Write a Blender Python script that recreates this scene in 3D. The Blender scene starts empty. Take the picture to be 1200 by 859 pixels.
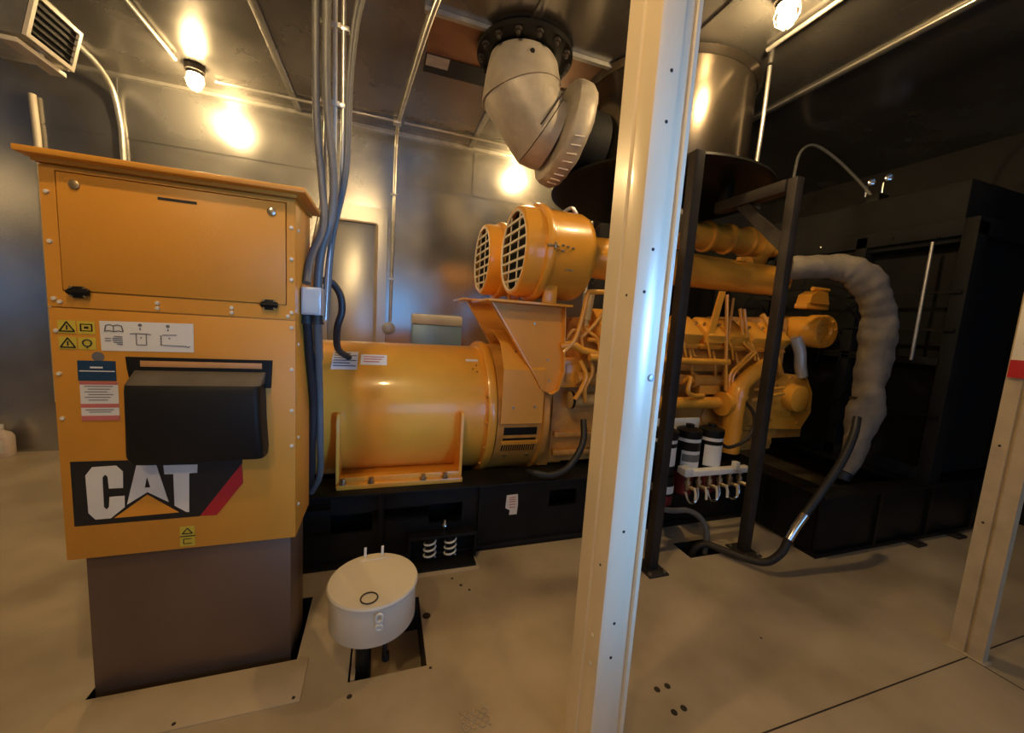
import bpy, bmesh, math, random
from mathutils import Vector, Matrix, Euler
random.seed(7)
PI = math.pi
sc = bpy.context.scene
col = sc.collection

# ------------------------------------------------------------------ materials
def M(name, c, rough=.5, metal=0., var=.12, scale=6., bump=0., bscale=60., c2=None, coat=0., rvar=0., emit=None, estr=0., stretch=None):
    m = bpy.data.materials.new(name); m.use_nodes = True
    nt = m.node_tree; b = nt.nodes['Principled BSDF']
    tc = nt.nodes.new('ShaderNodeTexCoord'); src = tc.outputs['Object']
    if stretch:
        mp = nt.nodes.new('ShaderNodeMapping'); mp.inputs['Scale'].default_value = stretch
        nt.links.new(src, mp.inputs[0]); src = mp.outputs[0]
    n = nt.nodes.new('ShaderNodeTexNoise'); n.inputs['Scale'].default_value = scale; n.inputs['Detail'].default_value = 5
    nt.links.new(src, n.inputs['Vector'])
    r = nt.nodes.new('ShaderNodeValToRGB')
    r.color_ramp.elements[0].position = .3; r.color_ramp.elements[1].position = .7
    lo = c2 if c2 else tuple(x*(1-var) for x in c); hi = tuple(min(1, x*(1+var)) for x in c) if not c2 else c
    r.color_ramp.elements[0].color = (*lo, 1); r.color_ramp.elements[1].color = (*hi, 1)
    nt.links.new(n.outputs['Fac'], r.inputs[0]); nt.links.new(r.outputs[0], b.inputs['Base Color'])
    b.inputs['Roughness'].default_value = rough; b.inputs['Metallic'].default_value = metal
    if coat: b.inputs['Coat Weight'].default_value = coat; b.inputs['Coat Roughness'].default_value = .08
    if rvar:
        mr = nt.nodes.new('ShaderNodeMapRange'); mr.inputs['To Min'].default_value = rough-rvar; mr.inputs['To Max'].default_value = rough+rvar
        mr.inputs['From Min'].default_value = .3; mr.inputs['From Max'].default_value = .7
        nt.links.new(n.outputs['Fac'], mr.inputs['Value']); nt.links.new(mr.outputs[0], b.inputs['Roughness'])
    if bump:
        n2 = nt.nodes.new('ShaderNodeTexNoise'); n2.inputs['Scale'].default_value = bscale; n2.inputs['Detail'].default_value = 4
        nt.links.new(tc.outputs['Object'], n2.inputs['Vector'])
        bp = nt.nodes.new('ShaderNodeBump'); bp.inputs['Strength'].default_value = bump; bp.inputs['Distance'].default_value = .01
        nt.links.new(n2.outputs['Fac'], bp.inputs['Height']); nt.links.new(bp.outputs[0], b.inputs['Normal'])
    if emit:
        b.inputs['Emission Color'].default_value = (*emit, 1); b.inputs['Emission Strength'].default_value = estr
    return m

YEL = M('engine_yellow_paint', (.82, .37, .04), .30, 0, .06, 3, coat=.6, bump=.02, bscale=25)
CABY = M('cabinet_yellow_paint', (.68, .29, .032), .40, 0, .07, 2.5, bump=.05, bscale=120)
YELD = M('shaded_yellow_paint', (.68, .33, .06), .45, 0, .0, 9, c2=(.46, .21, .04))  # engine yellow darkened, the engine's shadow put into the colour
TANM = M('tan_machined_metal', (.52, .33, .12), .5, .1, .15, 8)
BLK = M('black_paint', (.008, .0075, .007), .45, 0, .3, 6)
BLKM = M('black_matte', (.008, .008, .008), .7, 0, .3, 6)
FRM = M('dark_steel', (.045, .038, .034), .5, .3, .25, 5)
YELM = M('bracket_yellow_paint', (.80, .37, .045), .5, 0, .06, 3)
RUB = M('black_rubber', (.018, .018, .02), .5, 0, .2, 12)
VINYL = M('black_vinyl', (.012, .011, .010), .48, 0, .2, 5, bump=.12, bscale=18)
GREYV = M('grey_vinyl', (.10, .085, .065), .5, 0, .15, 12, bump=.1, bscale=30)
WALLM = M('galvanised_wall', (.52, .51, .49), .22, .88, .0, 1.3, c2=(.33, .325, .32), rvar=.06)
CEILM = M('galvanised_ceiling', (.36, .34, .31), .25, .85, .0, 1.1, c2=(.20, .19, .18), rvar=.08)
DARKW = M('dark_wall_sheet', (.012, .011, .010), .6, .1, .3, 1.5)  # near-black colour stands in for the right wall's missing reflections
GALV = M('bright_galvanised', (.62, .60, .55), .32, .8, .15, 10)
CREAM = M('cream_paint', (.74, .66, .52), .38, 0, .05, 4)
PILM = M('pillar_cream_paint', (.82, .68, .48), .28, .05, .05, 3, coat=.4)
COLM = M('column_tan_paint', (.50, .40, .26), .5, 0, .12, 9)
FLOORM = M('tan_floor', (.53, .43, .29), .42, .05, .0, 2.2, c2=(.35, .275, .175), bump=.06, bscale=9, rvar=.08)
PLATEM = M('tan_plate', (.55, .44, .29), .38, .1, .08, 5, bump=.04, bscale=12)
PEDM = M('brown_pedestal_sheet', (.17, .11, .075), .42, .35, .15, 2.5)
INSUL = M('grey_insulation_cloth', (.47, .415, .345), .5, .2, .0, 6, c2=(.33, .29, .24), bump=.9, bscale=7)
HOSEI = M('grey_insulated_hose', (.24, .20, .155), .7, 0, .0, 8, c2=(.13, .11, .085), bump=.6, bscale=10)
SILM = M('silencer_steel', (.14, .115, .09), .24, .9, .25, 1.2)
COPR = M('reddish_reflection_plate', (.30, .14, .06), .45, .5, .3, 3)
WHT = M('white_label', (.78, .74, .66), .5, 0, .04, 10)
WHTP = M('white_paint', (.74, .72, .66), .35, 0, .05, 6)
BUCK = M('cream_drum_paint', (.70, .62, .48), .35, 0, .05, 4, coat=.2)
BLUE = M('blue_sticker', (.012, .05, .11), .4, 0, .1, 10)
REDM = M('red_print', (.45, .015, .02), .45, 0, .08, 10)
PINK = M('faded_red_print', (.60, .16, .13), .45, 0, .08, 10)
YELS = M('yellow_sticker', (.62, .47, .05), .45, 0, .08, 10)
ORNG = M('logo_orange', (.80, .32, .03), .4, 0, .05, 10)
INK = M('black_ink', (.012, .011, .012), .45, 0, .05, 10)
GRYI = M('grey_ink', (.16, .15, .14), .5, 0, .1, 10)
PEACH = M('peach_window_strip', (.60, .29, .10), .4, 0, .06, 10)
CHROME = M('chrome', (.75, .74, .72), .15, 1, .05, 10)
FRONTW = M('front_wall_sheet', (.30, .275, .24), .5, .2, .2, 1.5)
BRASS = M('dull_brass_steel', (.50, .40, .26), .3, .9, .15, 20)
FLEX = M('grey_flex_conduit', (.13, .125, .115), .5, .1, .1, 20)
SEAM = M('seam_dark', (.03, .02, .015), .8, 0, .1, 20)
GREYB = M('grey_box_paint', (.50, .52, .54), .35, .3, .06, 6)
DOORM = M('door_sheet', (.52, .51, .48), .32, .75, .08, 1.5, bump=.04, bscale=3)
MARO = M('dark_red_canister', (.16, .012, .015), .4, 0, .1, 10)
GREENS = M('green_print', (.05, .30, .12), .5, 0, .1, 10)
GLOBE = M('lamp_globe_lit', (1, .9, .7), .3, 0, 0, 5, emit=(1., .69, .32), estr=680.)
for m_ in (BLK, BLKM, DARKW, VINYL, FRM): m_.node_tree.nodes['Principled BSDF'].inputs['Specular IOR Level'].default_value = .22
BOXB = M('box_paint_blue_reflection', (.25, .42, .66), .35, .2, .06, 6)  # blue daylight reflection of the wall box put into its base colour
JUG = M('white_jug_plastic', (.66, .55, .46), .4, 0, .06, 10)

# ------------------------------------------------------------------ mesh helper
class MB:
    def __init__(s): s.b = bmesh.new()
    def box(s, x0, x1, y0, y1, z0, z1, bev=0., mat=None):
        r = bmesh.ops.create_cube(s.b, size=1)
        vs = r['verts']
        T = Matrix.Translation(((x0+x1)/2, (y0+y1)/2, (z0+z1)/2)) @ Matrix.Diagonal((abs(x1-x0), abs(y1-y0), abs(z1-z0), 1))
        if mat is not None: T = mat @ T
        bmesh.ops.transform(s.b, matrix=T, verts=vs)
        if bev:
            es = list({e for v in vs for e in v.link_edges})
            bmesh.ops.bevel(s.b, geom=es, offset=bev, segments=2, affect='EDGES', profile=.5)
        return s
    def tube(s, pts, r, seg=12, caps=True, closed=False):
        pts = [Vector(p) for p in pts]; n = len(pts)
        rs = r if isinstance(r, (list, tuple)) else [r]*n
        rings = []; up = None
        for i, p in enumerate(pts):
            a = pts[i-1] if (i > 0 or closed) else p; c = pts[(i+1) % n] if (i < n-1 or closed) else p
            d = (c-a).normalized()
            if up is None:
                up = Vector((0, 0, 1)) if abs(d.z) < .9 else Vector((0, 1, 0))
            u = (up-d*up.dot(d)).normalized(); w = d.cross(u); up = u
            rings.append([s.b.verts.new(p+(u*math.cos(2*PI*k/seg)+w*math.sin(2*PI*k/seg))*rs[i]) for k in range(seg)])
        m = n if closed else n-1
        for i in range(m):
            A = rings[i]; B = rings[(i+1) % n]
            for k in range(seg): s.b.faces.new((A[k], A[(k+1) % seg], B[(k+1) % seg], B[k]))
        if caps and not closed:
            s.b.faces.new(rings[0][::-1]); s.b.faces.new(rings[-1])
        return s
    def cyl(s, p0, p1, r, seg=20, r1=None): return s.tube([p0, p1], [r, r if r1 is None else r1], seg)
    def lathe(s, prof, o, ax, seg=40, caps=True):
        """prof: list of (distance along ax, radius)."""
        o = Vector(o); d = Vector(ax).normalized()
        up = Vector((0, 0, 1)) if abs(d.z) < .9 else Vector((0, 1, 0))
        u = (up-d*up.dot(d)).normalized(); w = d.cross(u); rings = []
        for t, r in prof:
            r = max(r, .0005)
            rings.append([s.b.verts.new(o+d*t+(u*math.cos(2*PI*k/seg)+w*math.sin(2*PI*k/seg))*r) for k in range(seg)])
        for A, B in zip(rings, rings[1:]):
            for k in range(seg): s.b.faces.new((A[k], A[(k+1) % seg], B[(k+1) % seg], B[k]))
        if caps: s.b.faces.new(rings[0][::-1]); s.b.faces.new(rings[-1])
        return s
    def loft(s, loops, caps=True):
        rr = [[s.b.verts.new(p) for p in L] for L in loops]; n = len(rr[0])
        for A, B in zip(rr, rr[1:]):
            for k in range(n): s.b.faces.new((A[k], A[(k+1) % n], B[(k+1) % n], B[k]))
        if caps: s.b.faces.new(rr[0][::-1]); s.b.faces.new(rr[-1])
        return s
    def prism(s, poly, axis, a, b):
        """poly: 2-D points; axis 'y': (x,z) extruded y a->b; 'x': (y,z); 'z': (x,y)."""
        f = {'y': lambda p, t: (p[0], t, p[1]), 'x': lambda p, t: (t, p[0], p[1]), 'z': lambda p, t: (p[0], p[1], t)}[axis]
        A = [s.b.verts.new(f(p, a)) for p in poly]; B = [s.b.verts.new(f(p, b)) for p in poly]; n = len(poly)
        for k in range(n): s.b.faces.new((A[k], A[(k+1) % n], B[(k+1) % n], B[k]))
        s.b.faces.new(A[::-1]); s.b.faces.new(B)
        return s
    def sphere(s, c, r, sc_=(1, 1, 1), seg=16):
        rr = bmesh.ops.create_uvsphere(s.b, u_segments=seg, v_segments=max(6, seg//2), radius=r)
        bmesh.ops.transform(s.b, matrix=Matrix.Translation(c) @ Matrix.Diagonal((*sc_, 1)), verts=rr['verts'])
        return s
    def build(s, name, mat, parent=None, smooth=True, label=None):
        bmesh.ops.recalc_face_normals(s.b, faces=s.b.faces)
        me = bpy.data.meshes.new(name); s.b.to_mesh(me); s.b.free()
        if smooth:
            me.polygons.foreach_set('use_smooth', [True]*len(me.polygons)); me.set_sharp_from_angle(angle=math.radians(38))
        me.materials.append(mat)
        o = bpy.data.objects.new(name, me); col.objects.link(o)
        if parent is not None: attach(o, parent)
        if label: o['label'] = label
        return o

WM = {}
def attach(o, parent):
    o.parent = parent
    o.matrix_parent_inverse = WM.get(parent.name, Matrix.Identity(4)).inverted()
def thing(name, label, cat, loc, group=None):
    o = bpy.data.objects.new(name, None); col.objects.link(o); o.location = loc; o.empty_display_size = .1
    WM[o.name] = Matrix.Translation(loc)
    o['label'] = label; o['category'] = cat
    if group: o['group'] = group
    return o
def tag(o, label, cat, group=None):
    o['label'] = label; o['category'] = cat
    if group: o['group'] = group
    return o
def struct(o): o['kind'] = 'structure'; return o
def dup(o, off, label=None, parent=None):
    c = o.copy(); col.objects.link(c)
    if parent is None:
        c.location = Vector(o.location)+Vector(off)
        if label: c['label'] = label
    else:
        mi = o.matrix_parent_inverse.copy(); c.parent = parent; c.matrix_parent_inverse = mi
    for ch in o.children: dup(ch, off, None, c)
    return c
def bez(pts, n=6):
    """Catmull-Rom through the points."""
    P = [Vector(p) for p in pts]; P = [P[0]*2-P[1]]+P+[P[-1]*2-P[-2]]; out = []
    for i in range(1, len(P)-2):
        a, b, c, d = P[i-1:i+3]
        for k in range(n):
            t = k/n
            out.append(.5*((2*b)+(c-a)*t+(2*a-5*b+4*c-d)*t*t+(3*b-a-3*c+d)*t**3))
    out.append(P[-2]); return out

# ------------------------------------------------------------------ setting
X0, X1, Y0, Y1, H = -4.4, 5.6, -2.7, 4.87, 3.61
struct(MB().box(X0, X1, Y1, Y1+.08, -.3, H).build('wall_back', WALLM))
struct(MB().box(X0-.08, X0, Y0, Y1, -.3, H).build('wall_left', WALLM))
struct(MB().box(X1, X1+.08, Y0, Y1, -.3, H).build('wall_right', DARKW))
fw = MB()
OP = [(-.8, 1.3, .95, 2.45), (1.9, 3.5, .55, 2.35)]
fx = sorted({X0, X1, *[o[0] for o in OP], *[o[1] for o in OP]}); fz = sorted({-.3, H, *[o[2] for o in OP], *[o[3] for o in OP]})
for xa, xb in zip(fx, fx[1:]):
    for za, zb in zip(fz, fz[1:]):
        if not any(o[0] < (xa+xb)/2 < o[1] and o[2] < (za+zb)/2 < o[3] for o in OP): fw.box(xa, xb, Y0-.08, Y0, za, zb)
struct(fw.build('wall_front', FRONTW))
struct(MB().box(X0, X1, Y0, Y1, H, H+.08).build('ceiling', CEILM))
# floor sheet with three cut-outs
HOLES = [(-1.06, -.335, 1.735, 2.14), (-.112, .215, 1.566, 2.01), (2.06, 2.34, 1.96, 2.14)]
xs = sorted({X0, X1, *[h[0] for h in HOLES], *[h[1] for h in HOLES]}); ys = sorted({Y0, Y1, *[h[2] for h in HOLES], *[h[3] for h in HOLES]})
fl = MB(); vv = {}
def fv(x, y):
    if (x, y) not in vv: vv[(x, y)] = fl.b.verts.new((x, y, 0))
    return vv[(x, y)]
for xa, xb in zip(xs, xs[1:]):
    for ya, yb in zip(ys, ys[1:]):
        cx, cy = (xa+xb)/2, (ya+yb)/2
        if any(h[0] < cx < h[1] and h[2] < cy < h[3] for h in HOLES): continue
        fl.b.faces.new((fv(xa, ya), fv(xb, ya), fv(xb, yb), fv(xa, yb)))
floor = struct(fl.build('floor', FLOORM, smooth=False))
def pit(h, depth, wm, bm_):
    x0, x1, y0, y1 = h; m = MB(); t = .012
    m.box(x0-t, x0, y0-t, y1+t, -depth, -.001); m.box(x1, x1+t, y0-t, y1+t, -depth, -.001)
    m.box(x0, x1, y0-t, y0, -depth, -.001); m.box(x0, x1, y1, y1+t, -depth, -.001)
    m.build('pit_wall', wm, floor); MB().box(x0-t, x1+t, y0-t, y1+t, -depth-.02, -depth).build('pit_bottom', bm_, floor)
pit(HOLES[0], .25, BLKM, BLKM); pit(HOLES[1], .2, FRM, PLATEM); pit(HOLES[2], .2, BLKM, BLKM)
MB().box(-.104, -.085, 1.575, 2.0, -.198, -.0015).build('pit_angle', PLATEM, floor)
MB().box(-.6, X1-.01, .932, .938, .0003, .0012).build('floor_seam', SEAM, floor)
MB().box(2.868, 2.874, Y0+.01, .93, .0003, .0012).build('floor_seam', SEAM, floor)
for x, y in ((1.166, 1.2), (1.222, 1.202), (1.168, 1.097), (1.22, 1.101)):
    MB().lathe([(0, .0135), (.001, .0135), (.0012, .004)], (x, y, .0003), (0, 0, 1), 14).build('bolt_hole', SEAM, floor)
for x, y, r in ((.243, 1.86, .022), (.46, 2.05, .01), (.5, 2.0, .008), (.23, 1.55, .007), (-.1, 1.5, .011), (.42, 2.12, .008), (1.9, 1.3, .006)):
    MB().lathe([(0, r), (.0006, r*.9)], (x, y, .0003), (0, 0, 1), 10).build('oil_spot', SEAM, floor)
tp = MB()
for i in range(7):
    for j in range(5):
        cx, cy = .325+i*.016, 1.25+j*.016
        tp.box(-.009, .009, -.0028, .0028, 0, .0022, 0, Matrix.Translation((cx, cy, 0)) @ Matrix.Rotation(PI/4*(1 if (i+j) % 2 else -1), 4, 'Z'))
tp.build('tread_plate', GALV, floor)
# ceiling seams, ribs, conduit and corner trims
tn = 0
def trim(mb, mat=CEILM):
    global tn; tn += 1
    return struct(mb.build('trim_%d' % tn, mat))
trim(MB().box(X0, X1, Y1-.03, Y1-.001, H-.03, H-.001), GALV)
for x in (-3.3, -.91, .92, 3.26):
    trim(MB().box(x-.03, x+.03, Y0+.01, Y1-.04, H-.018, H-.001, .004), CEILM if x < 3 else GALV)
trim(MB().box(1.98, 2.0, 1.0, Y1-.04, H-.012, H-.001), CEILM)
for x, z in ((-2.44, .02), (-.66, .02), (.98, .02), (1.62, .02), (2.64, .02), (3.6, .02)):
    trim(MB().box(x-.008, x+.008, Y1-.006, Y1-.0005, .02, H-.04), WALLM)
trim(MB().box(X0, X1, Y1-.006, Y1-.0005, 3.05, 3.064), WALLM)
# roof opening round the exhaust flange: reflection and shade coloured onto flat plates
trim(MB().box(.25, 1.72, 2.94, 3.6, H-.008, H-.001), COPR)
trim(MB().box(.2, 1.74, 2.9, 2.935, H-.03, H-.001), GALV)
trim(MB().box(.25, 1.70, 3.36, 3.6, H-.012, H-.009), BLK)
trim(MB().box(.26, .44, 3.36, 3.5, H-.017, H-.0125), GALV)

# back-wall door
d = struct(MB().box(-.62, -.12, 4.845, 4.868, .02, 2.55, .004).build('door_1', DOORM))
fr = MB(); fr.box(-.72, -.625, 4.83, 4.869, .01, 2.74); fr.box(-.115, 0., 4.83, 4.869, .01, 2.74); fr.box(-.625, -.115, 4.83, 4.869, 2.56, 2.74)
fr.build('door_frame', DOORM, d)
MB().box(-.62, -.115, 4.825, 4.8295, 2.555, 2.575).box(-.12, -.10, 4.825, 4.8295, .05, 2.555).build('door_trim', COLM, d)
MB().box(-.135, -.122, 4.838, 4.844, .05, 2.56).build('door_edge_strip', COLM, d)
MB().cyl((-.56, 4.844, 1.2), (-.56, 4.80, 1.2), .012).sphere((-.56, 4.79, 1.2), .026).build('door_knob', CHROME, d)

# ------------------------------------------------------------------ conduits
def conduit(name, pts, r, mat, label, cat='conduit', smooth_path=True, grp=None, straps=()):
    m = MB().tube(bez(pts) if smooth_path else pts, r, 10)
    for p in straps: m.box(p[0]-r*2.4, p[0]+r*2.4, p[1]-r*1.15, p[1]+r*1.15, p[2]-.012, p[2]+.012, .003)
    return tag(m.build(name, mat), label, cat, grp)
conduit('ceiling_conduit', [(-1.75, 2.0, 3.585), (-1.75, 3.4, 3.585), (-1.75, 4.3, 3.585)], .017, GALV, 'pale conduit running along the ceiling into the lit lamp above the control cabinet')
conduit('ceiling_conduit', [(-1.55, 4.56, 3.588), (-.6, 4.56, 3.588), (.03, 4.56, 3.588)], .013, GALV, 'thin conduit along the ceiling corner from the lit lamp to the tall wall conduit')
conduit('ceiling_conduit', [(.14, 4.56, 3.588), (.8, 4.56, 3.588), (1.45, 4.56, 3.588)], .012, GALV, 'thin ceiling conduit passing behind the wrapped exhaust elbow')
m = MB().tube(bez([(.30, 2.6, 3.585), (.22, 3.2, 3.585), (.09, 4.5, 3.585), (.075, 4.7, 3.57), (.07, 4.81, 3.5), (.065, 4.845, 3.3), (.06, 4.848, 2.4), (.055, 4.848, 1.46)]), .018, 10)
t = thing('wall_conduit', 'tall pale conduit bending from the ceiling down the wall to a round box', 'conduit', (.055, 4.85, 1.3))
m.build('pipe', GALV, t)
MB().lathe([(0, .075), (.05, .075), (.055, .06)], (.04, 4.866, 1.38), (0, -1, 0), 24).build('outlet_box', GREYB, t)
MB().box(.03, .11, 4.52, 4.6, 3.555, 3.608, .006).build('corner_box', GALV, t)
for z in (1.95, 2.9): MB().box(.02, .1, 4.83, 4.868, z, z+.025).build('strap', GALV, t)
conduit('wall_conduit', [(-2.46, 3.62, 3.585), (-2.46, 4.3, 3.585), (-2.46, 4.62, 3.57), (-2.44, 4.8, 3.45), (-2.42, 4.845, 3.25), (-2.40, 4.846, 2.9), (-2.40, 4.846, 1.6), (-2.40, 4.846, .4)], .024, GALV, 'pale conduit curving down the wall from the unit heater behind the control cabinet')
conduit('wall_pipe', [(-3.02, 4.84, 3.28), (-3.0, 4.84, 2.6), (-2.99, 4.84, .5)], .026, CREAM, 'short white vertical pipe on the wall below the unit heater', 'pipe', straps=())
conduit('ceiling_conduit', [(2.53, 1.2, 3.585), (2.53, 1.9, 3.585), (2.53, 2.3, 3.585)], .014, GALV, 'thin conduit along the dark ceiling next to the lamp right of the white pillar')
conduit('drop_conduit', [(2.72, 2.43, 3.6), (2.72, 2.43, 3.2), (2.72, 2.44, 2.84)], .015, GALV, 'thin bright vertical conduit beside the silencer right of the white pillar')
conduit('wall_conduit', [(2.65, 4.846, 3.3), (2.65, 4.846, 2.4), (2.65, 4.846, 1.2)], .02, GALV, 'thin vertical wall conduit seen between the air cleaner and the white pillar')

# cable bundle beside the cabinet
G = 'conduits dropping beside the control cabinet'
t = conduit('flexible_conduit', [(-.335, 2.1, 3.6), (-.33, 2.1, 3.0), (-.325, 2.1, 2.45), (-.30, 2.1, 2.15), (-.285, 2.06, 1.95), (-.32, 1.95, 1.78), (-.325, 1.88, 1.66)], .017, FLEX, 'leftmost thick grey flexible conduit dropping into the junction box on the cabinet', 'conduit', grp=G)
conduit('flexible_conduit', [(-.275, 2.1, 3.6), (-.285, 2.1, 2.9), (-.28, 2.1, 2.5), (-.25, 2.1, 2.2), (-.255, 2.1, 2.0), (-.30, 2.09, 1.82), (-.315, 2.1, 1.6), (-.31, 2.12, 1.3)], .02, FLEX, 'thick grey flexible conduit crossing over to the back of the junction box', 'conduit', grp=G)
for i, (x, y) in enumerate(((-.30, 2.2), (-.262, 2.2), (-.225, 2.21))):
    conduit('steel_conduit', [(x, y, 3.6), (x, y, 3.0), (x+.003, y, 2.4), (x-.01, y, 2.1), (x-.05, y-.03, 1.8), (-.325+.02*i, 2.14, 1.5)], .011, GALV if i != 1 else CREAM, ['thin pale steel conduit nearest the cabinet in the hanging bundle', 'thin cream steel conduit in the middle of the hanging bundle', 'thin pale steel conduit on the far side of the hanging bundle'][i], 'conduit', grp=G, straps=((x, y, 2.55), (x, y, 2.9)))
for i in range(2):
    conduit('flexible_conduit', [(-.0+i*.05, 2.3, 3.6), (-.07+i*.04, 2.25, 3.35), (-.16+i*.02, 2.2, 3.05), (-.198+i*.012, 2.2, 2.7), (-.21+i*.01, 2.2, 2.25), (-.27+i*.01, 2.19, 1.9), (-.30+i*.02, 2.15, 1.5)], .011, FLEX, ['thin grey conduit fanning away from the bundle near the ceiling', 'outermost thin grey conduit fanning away from the bundle near the ceiling'][i], 'conduit', grp=G)
conduit('flexible_conduit', [(-.325, 1.89, 1.51), (-.325, 1.95, 1.35), (-.325, 2.06, 1.1), (-.34, 2.12, .85), (-.36, 2.22, .65), (-.42, 2.36, .5)], .019, RUB, 'dark flexible conduit dropping from the left of the junction box', 'conduit', grp='dark conduits below the junction box')
conduit('flexible_conduit', [(-.285, 1.89, 1.51), (-.29, 1.96, 1.35), (-.30, 2.08, 1.1), (-.305, 2.14, .85), (-.32, 2.24, .65), (-.38, 2.36, .5)], .017, FLEX, 'grey flexible conduit dropping from the right of the junction box', 'conduit', grp='dark conduits below the junction box')
t = thing('junction_box', 'small light grey junction box on the side of the yellow cabinet', 'junction box', (-.3, 1.88, 1.52))
MB().box(-.338, -.262, 1.83, 1.93, 1.525, 1.642, .004).build('box', GREYB, t)
MB().box(-.33, -.27, 1.826, 1.8295, 1.535, 1.632).build('cover', GALV, t)
for x in (-.325, -.285): MB().lathe([(0, .024), (.03, .024), (.03, .028), (.04, .028)], (x, 1.885, 1.525), (0, 0, -1), 14).build('gland', FRM, t)
conduit('black_cable', [(-.335, 2.36, 1.71), (-.29, 2.4, 1.705), (-.245, 2.4, 1.64), (-.235, 2.4, 1.55), (-.26, 2.42, 1.45), (-.27, 2.56, 1.32), (-.22, 2.72, 1.25)], .02, RUB, 'short black cable looping from the cabinet to the top of the alternator', 'cable')

# ------------------------------------------------------------------ control cabinet
cx0, cx1, cy0, cy1, cz0, cz1 = -1.093, -.343, 1.752, 2.06, .57, 1.975
cab = thing('control_cabinet', 'tall yellow generator control cabinet with black cover on a brown pedestal', 'cabinet', (-.72, 1.97, 0))
MB().box(cx0, cx1, cy0+.012, cy1, cz0, cz1, .004).build('enclosure', CABY, cab)
fp = MB(); yb = cy0+.0115
fp.box(cx0+.001, cx1-.001, cy0, yb, 1.503, 1.557); fp.box(cx0+.001, -1.052, cy0, yb, 1.557, cz1-.01); fp.box(-.373, cx1-.001, cy0, yb, 1.557, cz1-.01); fp.box(-1.052, -.373, cy0, yb, 1.952, cz1-.01)
fp.build('door_surround', CABY, cab)
MB().box(cx0+.001, cx1-.001, cy0, yb, cz0+.002, 1.4985, .0015).build('front_panel', CABY, cab)
dr = MB().box(-1.0485, -.3765, cy0-.004, yb, 1.5605, 1.9485, .003).build('upper_door', CABY, cab)
for x, z in ((-1.0, 1.912), (-.423, 1.91)):
    l = MB().lathe([(0, .0145), (.005, .0145), (.006, .011)], (x, cy0-.0042, z), (0, -1, 0), 20).build('cam_lock', BRASS if x < -.8 else CHROME, dr)
MB().box(-.775, -.66, cy0-.006, cy0-.0042, 1.9, 1.909).build('pull_slot', INK, dr)
for x in (-1.004, -.432):
    h = MB().box(x-.029, x+.029, cy0-.014, cy0-.0045, 1.545, 1.567, .003).box(x-.02, x+.02, cy0-.012, cy0-.0045, 1.536, 1.576, .003).cyl((x-.03, cy0-.014, 1.556), (x+.03, cy0-.014, 1.556), .006, 10).build('hinge', BLK, dr)
    for sx in (-.018, .018):
        for sz in (1.542, 1.571): MB().lathe([(0, .0055), (.005, .004)], (x+sx, cy0-.0125, sz), (0, -1, 0), 8).build('hinge_bolt', CHROME, h)
rf = MB().box(-1.122, -.300, 1.70, 2.085, 1.984, 2.004, .004).box(-1.10, -.335, 1.738, 2.07, cz1-.004, 1.985).build('roof', CABY, cab)
bolts = [(-1.075, z) for z in (1.88, 1.72, 1.53, 1.42, 1.27, 1.11)]+[(-.357, z) for z in (1.86, 1.74, 1.66, 1.53, 1.47, 1.3, 1.13, .98)]+[(-1.06, 1.52), (-.79, 1.535), (-.79, 1.517), (-.56, 1.535), (-.56, 1.517), (-.37, 1.515)]
b0 = None
for x, z in bolts:
    if b0 is None: b0 = MB().lathe([(0, .0075), (.005, .0065), (.006, .003)], (0, 0, 0), (0, -1, 0), 10).build('bolt', CREAM, cab); c = b0
    else: c = b0.copy(); col.objects.link(c)
    c.location = (x, cy0-.0005, z)
for x, y, z in ((-.343, 1.8, 1.86), (-.343, 1.8, 1.4), (-.343, 1.8, 1.0), (-.343, 1.8, .7)):
    MB().lathe([(0, .0075), (.005, .0065)], (x, y, z), (1, 0, 0), 10).build('side_bolt', CREAM, cab)
MB().box(-1.05, -.366, 1.772, 2.04, -.2, cz0, .003).build('pedestal', PEDM, cab)
F = cy0-.0008
def decal(name, mat, parent, x0, x1, z0, z1, t=.0012, y=F, label=None):
    return MB().box(x0, x1, y-t, y, z0, z1).build(name, mat, parent, False, label)
# yellow hazard stickers
for zi, (za, zb) in enumerate(((1.412, 1.457), (1.357, 1.400))):
    for xi, (xa, xb) in enumerate(((-1.07, -1.022), (-1.018, -.970))):
        s = decal('hazard_sticker', YELS, cab, xa, xb, za, zb)
        k = MB(); y = F-.002; xm, zm = (xa+xb)/2, (za+zb)/2
        if xi == 0:
            for p, q in (((xm, zm+.018), (xm-.02, zm-.015)), ((xm-.02, zm-.015), (xm+.02, zm-.015)), ((xm+.02, zm-.015), (xm, zm+.018))):
                k.cyl((p[0], y, p[1]), (q[0], y, q[1]), .0022, 6)
            k.cyl((xm, y, zm+.006), (xm, y, zm-.009), .0022, 6)
        elif zi == 0:
            for a_, b_ in ((-.016, 0), (.016, 0)):
                k.box(xm-.017, xm+.017, y, y+.001, zm+.010, zm+.013); k.box(xm-.017, xm+.017, y, y+.001, zm-.013, zm-.010)
            k.box(xm-.017, xm-.013, y, y+.001, zm-.012, zm+.012); k.box(xm+.013, xm+.017, y, y+.001, zm-.012, zm+.012); k.box(xm-.006, xm+.006, y, y+.001, zm-.004, zm+.004)
        else:
            k.tube([(xm+.012*math.cos(a*PI/6), y, zm+.002+.012*math.sin(a*PI/6)) for a in range(12)], .0022, 6, closed=True); k.cyl((xm, y, zm-.01), (xm, y, zm-.017), .002, 6)
        k.build('symbol', INK, s)
st = decal('hazard_sticker', YELS, cab, -.748, -.699, .582, .665)
k = MB(); y = F-.002
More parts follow.
